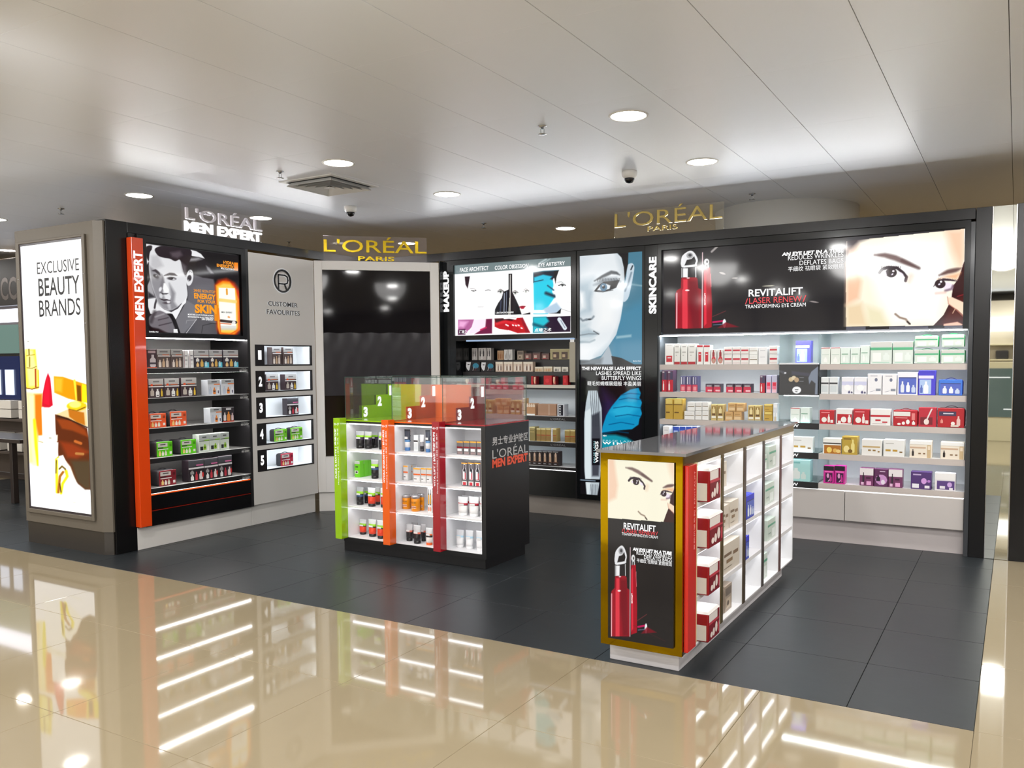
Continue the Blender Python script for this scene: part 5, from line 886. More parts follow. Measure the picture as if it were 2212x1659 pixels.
row(LW, SH[0], A_, [(150, 350, 225, 'darkjar', 'dark gift box with jar picture'), (352, 625, 225, 'greyset', 'grey gift box'), (632, 870, 225, 'greyset', 'grey gift box'), (892, 976, 245, 'slim', 'slim white box'), (1002, 1086, 240, 'slim', 'slim white box'),
    (1089, 1388, 240, 'blueset', 'grey and blue box'), (1391, 1655, 240, 'blueset', 'grey and blue box'), (1672, 1975, 240, 'blueset', 'grey and blue box')], "men's top shelf", group=g)
row(LW, SH[1], A_, [(183, 490, 818, 'goldset', 'grey-topped gift box'), (500, 800, 808, 'goldset', 'grey-topped gift box'), (835, 1145, 796, 'goldset', 'grey-topped gift box'), (1365, 1612, 838, 'whiteset', 'pale gift box'), (1640, 1892, 828, 'whiteset', 'pale gift box')], "men's second shelf", group=g)
row(LW, SH[2], B_, [(185, 520, 120, 'bag', 'orange zip bag', {'col': (238, 96, 50), 'd': .16}), (575, 905, 80, 'bag', 'orange zip bag', {'col': (238, 96, 50), 'd': .16}), (1340, 1562, 15, 'whiteset', 'pale gift box'), (1572, 1795, 5, 'darkset', 'dark gift box')], "men's third shelf", group=g)
row(LW, SH[3], B_, [(325, 640, 655, 'bag', 'green zip bag', {'col': (96, 206, 20), 'd': .18}), (780, 1085, 615, 'bag', 'green zip bag', {'col': (96, 206, 20), 'd': .18}), (1130, 1332, 520, 'greenset', 'grey and lime box'), (1335, 1525, 500, 'greenset', 'grey and lime box'), (1530, 1700, 480, 'greenset', 'grey and lime box')], "men's fourth shelf", group=g)
row(LW, SH[4], B_, [(370, 710, 1200, 'bag', 'dark red zip bag', {'col': (136, 34, 46), 'd': .16}), (930, 1225, 1010, 'redset', 'black and white box'), (1228, 1490, 975, 'redset', 'black and white box'), (1492, 1755, 930, 'redset', 'black and white box')], "men's bottom shelf", group=g)
C_ = (520, 720, 4.255); g = 'goods in the numbered niches'
for k, its in enumerate(([(285, 372, 128, 'greyset', 'white gift box'), (390, 480, 128, 'greyset', 'white gift box')], [(232, 345, 378, 'goldset', 'grey gift box'), (405, 510, 378, 'goldset', 'grey gift box')], [(425, 530, 600, 'redset', 'black and white box')],
        [(305, 428, 885, 'bag', 'green zip bag', {'col': (120, 206, 40)}), (455, 570, 868, 'bag', 'green zip bag', {'col': (120, 206, 40)})], [(365, 485, 1108, 'bag', 'pink-red zip bag', {'col': (190, 40, 70)})])):
    row(LW, NI[k][1]+.012, C_, its, f'niche number {k+1}', dep=.05, depth=.07, group=g)
D_ = (1410, 710, 6.635); g = 'cartons on the skincare shelves, left section'
up = lambda h: {'up': h}
def stk(x0, x1, n, q_, z, yb, ytop, st, wd): pass
row(RW, SH[0], D_, [(175, 300, 215, 'whitetall', 'tall white box'), (308, 392, 215, 'whitetower', 'white and red box'), (405, 495, 215, 'whitetower', 'white and red box'), (505, 615, 215, 'whitetower', 'white and red box'), (632, 720, 235, 'redtop', 'red-topped box'), (728, 822, 235, 'redtop', 'red-topped box'),
    (828, 915, 300, 'redbottle', 'box picturing red bottle'), (925, 1015, 300, 'redbottle', 'box picturing red bottle'), (1022, 1138, 375, 'stack', 'low red-banded box'), (1142, 1258, 375, 'stack', 'low red-banded box'), (1262, 1378, 375, 'stack', 'low red-banded box'), (1382, 1505, 375, 'whitebox', 'low white box'),
    (1515, 1640, 265, 'plain', 'plain white box'), (1670, 1790, 370, 'stack', 'low red-banded box')], 'skincare left section, top shelf', group=g)
row(RW, SH[0], D_, [(1022, 1138, 262, 'stack', 'stacked red-banded box', up(.057)), (1142, 1258, 262, 'stack', 'stacked red-banded box', up(.057)), (1262, 1378, 262, 'stack', 'stacked red-banded box', up(.057)), (1382, 1505, 265, 'whitebox', 'stacked white box', up(.057)), (1670, 1790, 248, 'stack', 'stacked red-banded box', up(.060))], 'upper layer on left top shelf', group=g)
row(RW, SH[1], D_, [(130, 205, 600, 'redglass', 'tall red box'), (208, 295, 600, 'redglass', 'tall red box'), (395, 475, 680, 'bluered', 'blue and red box'), (480, 560, 680, 'bluered', 'blue and red box'), (565, 645, 680, 'bluered', 'blue and red box'), (755, 862, 790, 'lowred', 'low red box'), (867, 975, 790, 'lowred', 'low red box'),
    (1050, 1160, 790, 'lowred', 'low red box'), (1170, 1285, 790, 'lowred', 'low red box'), (1297, 1412, 790, 'lowred', 'low red box'), (1535, 1610, 670, 'redglass', 'slim red box'), (1625, 1700, 668, 'pinkwhite', 'pink box'), (1705, 1785, 666, 'pinkwhite', 'pink box')], 'skincare left section, second shelf', group=g)
row(RW, SH[2], D_, [(180, 290, 1005, 'gold', 'gold box'), (296, 430, 1005, 'gold', 'gold box'), (452, 600, 1180, 'whitebox', 'white box'), (606, 702, 1175, 'whitebox', 'white box'), (706, 800, 1175, 'whitebox', 'white box'), (835, 915, 1085, 'goldwin', 'gold window box'), (925, 1015, 1085, 'goldwin', 'gold window box'), (1035, 1150, 1190, 'copper', 'copper-toned box'),
    (1156, 1275, 1190, 'copper', 'copper-toned box'), (1365, 1455, 1100, 'goldwin', 'gold window box'), (1460, 1548, 1100, 'goldwin', 'gold window box'), (1595, 1718, 1190, 'gold', 'low gold box'), (1725, 1790, 1070, 'clear', 'box of clear vials')], 'skincare left section, third shelf', group=g)
row(RW, SH[2], D_, [(495, 604, 1050, 'whitebox', 'stacked white box', up(.066)), (608, 704, 1050, 'whitebox', 'stacked white box', up(.067)), (708, 800, 1050, 'whitebox', 'stacked white box', up(.067)), (1078, 1190, 1065, 'copper', 'stacked copper box', up(.062)), (1195, 1310, 1068, 'copper', 'stacked copper box', up(.062)), (1595, 1718, 1085, 'gold', 'stacked gold box', up(.064))], 'upper layer on left third shelf', group=g)
row(RW, SH[3], D_, [(145, 240, 1395, 'plain', 'white box'), (290, 380, 1400, 'bluebox', 'blue box'), (385, 470, 1400, 'bluebox', 'blue box'), (475, 558, 1400, 'bluebox', 'blue box'), (563, 640, 1400, 'bluebox', 'blue box')], 'skincare left section, fourth shelf', group=g)
E_ = (1690, 700, 5.267); G_ = (1690, 930, 5.267); g = 'gift sets on the skincare shelves, right section'
row(RW, SH[0], E_, [(440, 545, 268, 'palered', 'pale red-edged box'), (550, 660, 266, 'palered', 'pale red-edged box'), (663, 772, 268, 'palegreen', 'pale green box'), (776, 884, 268, 'palegreen', 'pale green box'), (888, 995, 245, 'palegreen', 'pale green box'), (1002, 1250, 203, 'biggreen', 'large green-striped set'), (1257, 1490, 200, 'biggreen', 'large green-striped set'),
    (1500, 1790, 290, 'bag', 'white and green bag', {'col': (216, 226, 218), 'side': (40, 160, 90), 'st': 'biggreen'}), (1802, 2085, 288, 'bag', 'white and green bag', {'col': (216, 226, 218), 'side': (40, 160, 90), 'st': 'biggreen'})], 'skincare right section, top shelf', group=g)
row(RW, SH[0], E_, [(1505, 1780, 135, 'bag', 'stacked white and green bag', {'col': (216, 226, 218), 'side': (40, 160, 90), 'up': .118, 'st': 'biggreen'}), (1812, 2080, 120, 'bag', 'stacked white and green bag', {'col': (216, 226, 218), 'side': (40, 160, 90), 'up': .120, 'st': 'biggreen'})], 'upper layer on right top shelf', group=g)
row(RW, SH[1], E_, [(440, 530, 603, 'whiteband', 'white black-banded box'), (535, 632, 603, 'whiteband', 'white black-banded box'), (675, 812, 603, 'lilac', 'white and lilac box'), (818, 962, 603, 'lilac', 'white and lilac box'), (970, 1133, 565, 'brush', 'white brush set'), (1140, 1302, 568, 'brush', 'white brush set'), (1310, 1544, 550, 'bluewhite', 'blue and white set'),
    (1549, 1746, 530, 'bluetall', 'tall blue set'), (1775, 2060, 630, 'bag', 'bright blue zip bag', {'col': (60, 120, 220), 'side': (40, 60, 160), 'st': 'bluewhite'})], 'skincare right section, second shelf', group=g)
row(RW, SH[2], E_, [(425, 590, 980, 'redsq', 'square red set'), (612, 795, 962, 'redwhite', 'red and white set'), (808, 992, 970, 'redsq', 'square red set'), (1002, 1232, 965, 'whitered', 'white red-striped set'), (1258, 1545, 975, 'bag', 'red and white bag', {'col': (180, 22, 38), 'side': (150, 20, 34), 'st': 'bagwr'}),
    (1550, 1755, 950, 'redwand', 'red set'), (1762, 2085, 950, 'bag', 'large red bag', {'col': (176, 22, 34), 'side': (60, 14, 24), 'st': 'redbig'})], 'skincare right section, third shelf', group=g)
row(RW, SH[3], G_, [(462, 672, 85, 'whitegold', 'white and amber set'), (678, 855, 65, 'goldbig', 'gold set'), (903, 1135, 100, 'whiteg2', 'white gold-striped set'), (1150, 1390, 102, 'whiteg3', 'white set'), (1448, 1702, 115, 'cream', 'cream set with ribbon'), (1800, 2075, 130, 'cream', 'cream set with ribbon')], 'skincare right section, fourth shelf', group=g, depth=.12)
row(RW, SH[4], G_, [(468, 590, 400, 'magenta', 'magenta and black box'), (593, 715, 400, 'magenta', 'magenta and black box'), (880, 1040, 425, 'purplew', 'white-topped purple set'), (1045, 1205, 435, 'purple', 'purple set'), (1208, 1370, 440, 'purplew', 'white-topped purple set'), (1462, 1700, 465, 'violet', 'violet set'), (1735, 1975, 480, 'violetw', 'white and violet set')], 'skincare right section, bottom shelf', group=g)
g = 'new arrivals in the middle of the skincare cabinet'
row(RW, 1.54, E_, [(152, 328, 192, 'bluetall', 'blue and white box')], 'in the glass case', dep=.1, group=g)
row(RW, SH[2], E_, [(92, 200, 952, 'palered', 'pale box'), (204, 312, 950, 'palegreen', 'pale box')], 'first shelf marked new', dep=.05, group=g, depth=.12)
row(RW, SH[3], G_, [(90, 348, 68, 'whiteg3', 'white set with gold squares')], 'second shelf marked new', dep=.05, group=g)
row(RW, SH[4], G_, [(90, 318, 330, 'aqua', 'aqua and white set')], 'third shelf marked new', dep=.05, group=g, depth=.12)
H_ = (980, 740, 8.193); g = 'makeup boxes on the tester trays'
row(RW, 1.585, H_, [(320, 412, 100, 'wands', 'grey mascara card'), (437, 572, 97, 'wands', 'grey mascara card'), (582, 662, 96, 'wands', 'grey mascara card'), (770, 884, 142, 'tanbox', 'tan pencil box'), (890, 958, 125, 'wwand', 'white wand box'), (965, 1037, 123, 'wwand', 'white wand box'), (1120, 1236, 145, 'browncard', 'pink-brown box'),
    (1250, 1382, 180, 'brownwin', 'brown compact box'), (1392, 1535, 172, 'brownwin', 'brown compact box'), (1550, 1692, 182, 'brownwin', 'brown compact box'), (1705, 2072, 115, 'goldpal', 'wide gold palette box')], 'back tray of makeup cabinet', dep=.27, depth=.06, group=g)
row(RW, 1.46, H_, [(210, 462, 338, 'lashface', 'black lash gift box'), (478, 722, 345, 'lashface', 'black lash gift box'), (737, 870, 340, 'mascaras', 'cream mascara rack'), (882, 1042, 340, 'mascaras', 'cream mascara rack'), (1054, 1216, 340, 'mascaras', 'cream mascara rack'), (1230, 1400, 340, 'mascaras', 'cream mascara rack'), (1432, 1580, 430, 'minicream', 'low cream rack'), (1588, 1742, 425, 'minicream', 'low cream rack'), (1765, 1896, 430, 'miniwhite', 'low white rack'), (1914, 2028, 432, 'miniwhite', 'low white rack')], 'middle tray of makeup cabinet', dep=.13, depth=.06, group=g)
row(RW, 1.33, H_, [(200, 300, 640, 'lipface', 'clear stand'), (480, 620, 620, 'lipred', 'red stand'), (740, 830, 650, 'lipface', 'lip display card'), (834, 910, 620, 'lipred', 'red stand'), (1090, 1180, 610, 'lipred', 'red stand'), (1368, 1406, 595, 'lipred', 'red stand'), (1410, 1462, 598, 'lipface', 'lip display card'), (1590, 1735, 585, 'lipred', 'red stand'), (1750, 1808, 598, 'lipface', 'lip display card'), (1928, 2020, 582, 'lipred', 'red stand')], 'white-edged front tray, makeup cabinet', dep=.03, depth=.06, group=g)
g = 'boxes in the lit makeup niches'
row(RW, MZ[1], H_, [(430, 545, 1110, 'copper', 'tan box'), (630, 750, 1110, 'copper', 'tan box'), (760, 865, 990, 'wands', 'brown wand box'), (870, 975, 990, 'wands', 'brown wand box'), (1060, 1262, 1110, 'copper', 'wide tan box'), (1285, 1440, 1075, 'bottles', 'row pack of small bottles'), (1487, 1812, 1085, 'carton', 'plain brown carton'), (1832, 1958, 1092, 'dots', 'black box with white dots')], 'upper makeup niche', group=g)
row(RW, MZ[1], H_, [(630, 750, 990, 'copper', 'stacked tan box', up(.058)), (1125, 1255, 985, 'copper', 'stacked tan box', up(.058))], 'upper layer in upper makeup niche', group=g)
J_ = (1100, 860, 8.731)
row(RW, MZ[2], J_, [(380, 486, 540, 'tin', 'olive-gold box'), (512, 592, 568, 'goldcap', 'gold red-lined box'), (595, 688, 568, 'goldcap', 'gold red-lined box'), (691, 782, 568, 'goldcap', 'gold red-lined box'), (786, 818, 570, 'plain', 'slim white box'), (823, 890, 572, 'goldcap', 'gold red-lined box'), (1045, 1145, 597, 'goldcap', 'gold red-lined box'), (1148, 1246, 598, 'goldcap', 'gold red-lined box')], 'middle makeup niche', group=g)
row(RW, MZ[3], J_, [(333, 428, 1000, 'portrait', 'dark hair-colour box'), (432, 522, 1000, 'portrait', 'dark hair-colour box'), (526, 620, 1000, 'portrait', 'dark hair-colour box'), (624, 718, 1003, 'portrait', 'dark hair-colour box'), (721, 818, 1005, 'portrait', 'dark hair-colour box'), (822, 925, 1008, 'portrait', 'dark hair-colour box')], 'lowest makeup niche', group=g)
# ------------------------------------------------------------------ men's island, three modules
r_ = thing('display_island', 'black three-bay island with green, orange and red posts and clear glass top', 'display island', I1, (-4.1, .3, 0))
PK = M((16, 15, 17), .3); LIME = M((150, 196, 20), .2, coat=.5); OR2 = M((236, 96, 16), .2, coat=.5); CRIM = M((160, 18, 32), .2, coat=.5); IW = M((240, 240, 242), .5)
XL, XR, DPT = -4.82, -3.41, .65
BAYS = [(-4.778, -4.345), (-4.285, -3.865), (-3.802, -3.447)]
IZ = [.857, .617, .385, .124]
part(r_, 'plinth', MB().box(-4.845, -3.435, .03, DPT-.03, 0, .086, PK, .002))
t = MB(); t.box(XL, BAYS[0][0], 0, DPT, .086, 1.088, PK); t.box(BAYS[2][1], XR, 0, DPT, .086, 1.088, PK); t.box(BAYS[0][1], BAYS[1][0], 0, DPT, .086, 1.088, PK); t.box(BAYS[1][1], BAYS[2][0], 0, DPT, .086, 1.088, PK)
for a, b in BAYS: t.box(a, b, 0, DPT, 1.074, 1.088, PK); t.box(a, b, 0, DPT, .086, .120, PK); t.box(a, b, .32, DPT, .12, 1.074, PK)
cs = part(r_, 'carcass', t)
for a, b in BAYS:
    t = MB(); t.box(a, b, .30, .32, .12, 1.074, IW); t.box(a, a+.004, .003, .3, .12, 1.074, IW); t.box(b-.004, b, .003, .3, .12, 1.074, IW); t.box(a, b, .003, .3, .12, .124, IW); t.box(a, b, .003, .3, 1.068, 1.074, IW); ln = part(r_, 'bay_lining', t)
    strip(r_, a+.02, b-.02, .02, 1.068, ln, .014, M((246, 250, 255), .5, e=7))
    for z in IZ[:3]:
        s_ = part(r_, 'shelf', MB().box(a+.004, b-.004, .005, .3, z-.016, z, IW, .002)); strip(r_, a+.02, b-.02, .02, z-.016, s_, .014, M((246, 250, 255), .5, e=7))
GF = [(-4.84, -4.77, LIME), (-4.335, -4.265, OR2), (-3.842, -3.772, CRIM)]
TX = [(('男士净爽系列', 'PURE & MATTE | 净油爽肤', 'Matifying & Clean | 净爽 毛孔 清洁'), '20+岁'), (('活力系列', 'HYDRA ENERGETIC | 劲能系列', 'Energizing & Hydrating | 焕亮 补水 醒肤'), '30+岁'), (('抗皱', 'VITA LIFT | 抗皱紧肤系列', 'Firming & Anti-wrinkle | 淡纹 紧致 提升'), '40+岁')]
for (a, b, mt), (ts, age) in zip(GF, TX):
    p = part(r_, 'post', MB().box(a, b, -.08, .0, .118, 1.115, mt, .002), label={LIME: 'lime green post', OR2: 'orange post', CRIM: 'crimson post'}[mt])
    letters(r_, age, a+.008, b-.008, 1.055, 1.078, -.081, TXW, parent=p); letters(r_, ts[1], a+.012, a+.034, .62, 1.035, -.081, TXW, parent=p, rot=1, bold=.03)
    letters(r_, ts[2], a+.042, a+.056, .57, 1.03, -.081, TXW, parent=p, rot=1)
top = [(XL, BAYS[1][0]-.03, LIME, (150, 196, 20)), (BAYS[1][0]-.03, BAYS[2][0]-.03, OR2, (236, 96, 16)), (BAYS[2][0]-.03, XR, CRIM, (150, 14, 28))]
XS = [-4.78, -4.31, -3.815]; XE = [-4.455, -3.935, -3.43]
for k, (a, b, mt, col) in enumerate(top):
    part(r_, 'top_panel', MB().box(a, b, -.0, DPT, 1.088, 1.098, mt))
    ac = glass(tuple(min(255, int(c*1.0+30)) for c in col) if k < 2 else (176, 60, 76), (.8, .8, .4)[k], .8)
    x = XS[k]; zs_ = [1.205, 1.288, 1.376]
    t = MB(); t.prismx([(.02, 1.098), (.02, 1.102), (.205, 1.102), (.205, zs_[0]), (.39, zs_[0]), (.39, zs_[1]), (.55, zs_[1]), (.55, zs_[2]), (.605, zs_[2]), (.605, 1.098)], x, x+.005, mt if k < 2 else CRIM)
    sp = part(r_, 'stepped_panel', t)
    part(r_, 'rear_panel', MB().box(x+.005, XE[k], .6, .605, 1.098, zs_[2], mt if k == 0 else ac), sp)
    S1 = Fr(x+.005, 0, 90)
    for num, (y0, z0) in zip('321', ((.21, zs_[0]), (.395, zs_[1]), (.552, zs_[2]))):
        letters(r_, num, 5.26+y0+.008, 5.26+y0+.062, z0-.098, z0-.012, -.001, TXW, parent=sp, bold=.06, fr=S1)
GC = glass((253, 255, 254), .01, .5); EDG = glass((90, 120, 112), .5, .5)
t = MB(); gx0, gx1 = -4.79, -3.415
t.box(gx0, gx1, .012, .017, 1.098, 1.45, GC); t.box(gx0, gx0+.005, .017, .62, 1.098, 1.45, GC); t.box(gx1-.005, gx1, .017, .62, 1.098, 1.45, GC); t.box(gx0, gx1, .62, .625, 1.098, 1.45, GC)
for x in (-4.305, -3.81): t.box(x, x+.005, .017, .62, 1.098, 1.45, GC)
go = part(r_, 'glass_case', t, label='clear glass top case')
t = MB(); e_ = .0035
for x in (gx0, gx1, -4.3, -3.805, ): 
    for y in (.014, .622): t.box(x-e_/2, x+e_/2, y-e_/2, y+e_/2, 1.098, 1.45, EDG)
t.box(gx0, gx1, .012, .017, 1.447, 1.452, EDG); t.box(gx0, gx1, .62, .625, 1.447, 1.452, EDG); t.box(gx1-.005, gx1, .017, .62, 1.447, 1.452, EDG)
part(r_, 'glass_edges', t, go)
LGREY = M((196, 194, 192), .4)
for s_, L, R_, mt, bo in (('男士专业护肤区', (1063.2, 944.6, 963.3), 1140.3, LGREY, .015), ("L'ORÉAL", (1063.2, 967.5, 991.7), 1140.3, LGREY, .0), ('MEN EXPERT', (1063.2, 992.7, 1011.6), 1139.9, M((236, 88, 56), .4), .05)):
    letters_px(r_, s_, L, R_, -.001, mt, bold=bo, fr=I1S, parent=cs)
J1 = (700, 780, 3.4565); g = "men's creams on the three-bay island"
def stand(k, lev, its, place):
    for i, it in enumerate(its):
        x0, x1, yt = it[:3]; dy = it[3]; z0 = IZ[lev]; kind = it[4]; fr = I1
        a, zt = fr.at(*Z(J1, x0, yt), dy); b, _ = fr.at(*Z(J1, x1, yt), dy); b = min(b, BAYS[k][1]-.006); a = max(a, BAYS[k][0]+.006); w = max(b-a, .03); c = min((a+b)/2, BAYS[k][1]-w/2-.006); h = zt-z0
        lb = f'{it[5]}, {NUM[i]} from left, {place}'
        if kind == 'tube': tube(fr, c, dy+.02, z0, w, h, *it[6], label=lb, group=g)
        elif kind == 'can': can(fr, c, dy+w/2, z0, w/2, h, it[6], lb, g)
        else: carton(fr, c-(b-a)/2, c+(b-a)/2, dy, it[7] if len(it) > 7 else .05, z0, zt, it[6], lb, 'box', g)
K1 = ((176, 178, 182), [(.3, (130, 190, 40)), (.22, (40, 36, 46)), ], (22, 20, 26))
def tb(top_, *bands, cap): return (bands[0][1], [(v, c) for v, c in bands], cap)
GB = ((24, 22, 28), [(0, (24, 22, 28)), (.42, (60, 40, 80)), (.55, (24, 22, 26)), (.6, (150, 210, 40)), (.72, (186, 188, 192))], (20, 18, 22))
BB = ((24, 22, 28), [(0, (24, 22, 28)), (.36, (50, 80, 130)), (.5, (24, 22, 28)), (.56, (150, 210, 40)), (.72, (170, 172, 176))], (20, 18, 22))
RB = ((226, 66, 36), [(0, (226, 66, 36)), (.44, (34, 30, 34)), (.52, (150, 210, 40)), (.68, (206, 208, 210))], (30, 26, 30))
LB = ((226, 226, 228), [(0, (226, 226, 228)), (.3, (90, 140, 190)), (.42, (60, 66, 80)), (.9, (40, 42, 50))], (70, 120, 180))
KT = ((28, 26, 30), [(0, (28, 26, 30)), (.44, (216, 110, 90)), (.56, (190, 190, 192))], (20, 18, 20))
OT = ((230, 226, 222), [(0, (230, 226, 222)), (.36, (40, 34, 36)), (.5, (230, 120, 70)), (.6, (206, 208, 210))], (232, 96, 30))
WR = ((238, 238, 238), [(0, (238, 238, 238)), (.46, (40, 34, 40)), (.5, (176, 24, 50)), (.62, (220, 222, 224))], (236, 236, 236))
WB = ((238, 238, 240), [(0, (238, 238, 240)), (.5, (170, 206, 226)), (.62, (206, 208, 212))], (232, 232, 234))
WK = ((230, 226, 224), [(0, (230, 226, 224)), (.3, (40, 34, 38)), (.52, (236, 234, 232)), (.8, (60, 54, 58))], (40, 36, 40))
SB = ((150, 150, 156), [(0, (40, 38, 44)), (.2, (150, 150, 156)), (.5, (226, 228, 232))], (50, 50, 56))
stand(0, 0, [(225, 288, 522, .08, 'tube', 'black and silver tube', GB), (290, 345, 525, .08, 'tube', 'black and silver tube', GB), (335, 392, 522, .17, 'tube', 'black and silver tube', GB), (396, 430, 530, .08, 'tube', 'black and silver tube', GB)], 'green bay, top shelf')
stand(0, 1, [(226, 266, 745, .06, 'box', 'lime green box', 'limebox'), (268, 300, 742, .115, 'box', 'lime green box', 'limebox'), (300, 330, 740, .17, 'box', 'lime green box', 'limebox'), (338, 395, 735, .06, 'tube', 'black tube', BB)], 'green bay, second shelf')
stand(0, 2, [(228, 283, 940, .07, 'tube', 'black and blue tube', BB), (287, 318, 942, .15, 'tube', 'black and blue tube', BB), (314, 372, 945, .05, 'tube', 'orange and silver tube', RB), (370, 406, 940, .14, 'tube', 'orange and silver tube', RB), (410, 440, 948, .05, 'tube', 'orange and silver tube', RB)], 'green bay, third shelf')
stand(0, 3, [(250, 304, 1180, .12, 'tube', 'orange and lime tube', RB), (320, 378, 1180, .09, 'tube', 'orange and lime tube', RB), (384, 438, 1188, .06, 'tube', 'orange and lime tube', RB)], 'green bay, bottom shelf')
stand(1, 0, [(588, 632, 510, .1, 'tube', 'white tube with blue cap', LB), (634, 650, 508, .2, 'box', 'slim grey box', 'slim', .03), (668, 700, 552, .1, 'box', 'small white and black box', 'whiteband'), (704, 735, 550, .1, 'tube', 'black and white tube', SB), (745, 782, 515, .08, 'tube', 'white tube with blue cap', LB), (784, 800, 512, .2, 'box', 'slim grey box', 'slim', .03)], 'orange bay, top shelf')
stand(1, 1, [(590, 625, 778, .1, 'box', 'clear orange-banded box', 'clearbox'), (627, 660, 776, .16, 'box', 'clear orange-banded box', 'clearbox'), (666, 716, 796, .05, 'box', 'clear orange-banded box', 'clearbox'), (720, 760, 796, .06, 'box', 'clear orange-banded box', 'clearbox'), (763, 803, 798, .06, 'box', 'clear orange-banded box', 'clearbox')], 'orange bay, second shelf')
stand(1, 2, [(572, 620, 1000, .08, 'can', 'amber can', (226, 140, 10)), (622, 650, 996, .16, 'can', 'amber can', (226, 140, 10)), (637, 690, 1003, .03, 'can', 'amber can', (226, 140, 10)), (690, 715, 990, .16, 'can', 'amber can', (226, 140, 10)), (712, 736, 992, .1, 'can', 'amber can', (226, 140, 10)), (772, 803, 945, .05, 'box', 'white and orange box', 'pencils')], 'orange bay, third shelf')
stand(1, 3, [(600, 650, 1215, .1, 'tube', 'black and silver tube', KT), (640, 690, 1205, .2, 'tube', 'black and silver tube', KT), (655, 712, 1225, .05, 'tube', 'black and silver tube', KT), (712, 748, 1218, .14, 'tube', 'black and silver tube', KT), (748, 800, 1245, .05, 'tube', 'white and orange tube', OT)], 'orange bay, bottom shelf')
stand(2, 0, [(990, 1037, 597, .08, 'box', 'grey and red box', 'greybox'), (1040, 1086, 597, .08, 'box', 'grey and red box', 'greybox'), (1089, 1136, 598, .08, 'box', 'grey and red box', 'greybox'), (1139, 1200, 600, .08, 'box', 'grey and red box', 'greybox')], 'red bay, top shelf')
stand(2, 1, [(1025, 1070, 757, .07, 'box', 'serum box', 'serum'), (1073, 1119, 757, .07, 'box', 'serum box', 'serum'), (1122, 1168, 758, .07, 'box', 'serum box', 'serum'), (1184, 1206, 760, .08, 'box', 'orange box', 'orangebox')], 'red bay, second shelf')
stand(2, 2, [(988, 1064, 1012, .07, 'tube', 'white and red tube', WR), (1070, 1146, 1012, .07, 'tube', 'white and red tube', WR), (1152, 1215, 1016, .06, 'tube', 'white and red tube', WR), (1020, 1090, 1002, .2, 'tube', 'white and red tube behind', WR), (1110, 1180, 1004, .2, 'tube', 'white and red tube behind', WR)], 'red bay, third shelf')
stand(2, 3, [(975, 1035, 1258, .1, 'tube', 'white and pale blue tube', WB), (1045, 1106, 1262, .09, 'tube', 'white and pale blue tube', WB), (1124, 1186, 1268, .07, 'tube', 'white and pale blue tube', WB), (1190, 1225, 1275, .07, 'tube', 'white and pale blue tube', WB)], 'red bay, bottom shelf')
# ------------------------------------------------------------------ gold island
r_ = thing('display_island', 'gold-framed island with portrait poster on its end and white lit bays', 'display island', I2, (-1.62, 1.2, 0))
XA, XB, YE = -1.843, -1.40, 2.37
GM = M((152, 120, 8), .06, 1, bump=.06, scale=2.2); GB_ = M((150, 128, 70), .25, 1); LP = M((205, 202, 205), .35)
part(r_, 'plinth', MB().box(-1.822, -1.441, .07, YE-.14, 0, .101, LP, .002))
t = MB(); t.box(XA, XB, .0, .02, .101, 1.10, GM, .001); ep = part(r_, 'end_panel', t, label='gold mirror end panel')
g0, gz1 = I2.at(1313.5, 992, -.012); g1, _ = I2.at(1456.5, 998, -.012); gz0 = I2.at(1313.5, 1377, -.012)[1]
pb = part(r_, 'poster_board', MB().box(g0, g1, -.012, 0, gz0, gz1, PK, .001), ep)
def topi(x, z):
    p = I2.w((x, -.013, z))-np.array([0, 0, EYE]); d = p@_f; return (CX+F_*(p@RT)/d, CY-F_*(p@UP)/d)
P = Pic([topi(g0, gz1), topi(g1, gz1), topi(g1, gz0), topi(g0, gz0)], 170, 430, (34, 32, 34))
Hs = homog([(1827.2, 525), (2084, 495), (2080, 703), (1827.6, 705.5)])      # the same portrait as on the wall
H3 = (1290, 960, 3.456)
hq = homog([Z(H3, 80, 85), Z(H3, 590, 112), Z(H3, 590, 588), Z(H3, 78, 548)]); Hi = Hs@np.linalg.inv(hq)
sx, sy = P.X.copy(), P.Y.copy(); w_ = Hi[2, 0]*sx+Hi[2, 1]*sy+Hi[2, 2]
P.X = (Hi[0, 0]*sx+Hi[0, 1]*sy+Hi[0, 2])/w_; P.Y = (Hi[1, 0]*sx+Hi[1, 1]*sy+Hi[1, 2])/w_
fm = (sy < Z(H3, 0, 548)[1]+(sx-1313)*.073+0); P.put(fm*1.0, (255, 250, 226)); P.z(*q2)
keep = P.c.copy()
P.poly([(148, 500), (260, 480), (330, 900), (300, 1100), (150, 1180)], (250, 214, 186), 70).poly([(1300, 300), (1525, 290), (1525, 620), (1480, 760), (1380, 560)], (250, 214, 184), 120, op=.7)
P.poly([(1700, 560), (1700, 1700), (1100, 1700), (1280, 1290), (1335, 1180), (1370, 1080), (1385, 960), (1430, 900), (1470, 800), (1500, 660)], (58, 22, 24), 5).line([(1520, 650), (1475, 790), (1435, 890)], 8, (255, 238, 220), 5).poly([(1330, 1090), (1380, 1085), (1525, 1150), (1560, 1330), (1440, 1230), (1340, 1170)], (252, 224, 196), 8).line([(1325, 1080), (1335, 1160), (1440, 1240), (1520, 1320)], 8, (200, 130, 110), 8)
eyes(P); P.c = np.where(fm[..., None], P.c, keep)
P.X, P.Y = sx, sy
hb = homog([Z(q1, 200, 290), Z(q1, 960, 290), Z(q1, 960, 1210), Z(q1, 200, 1210)]); hb2 = homog([Z(H3, 78, 740), Z(H3, 455, 740), Z(H3, 455, 1460), Z(H3, 78, 1460)]); Hi = hb@np.linalg.inv(hb2)
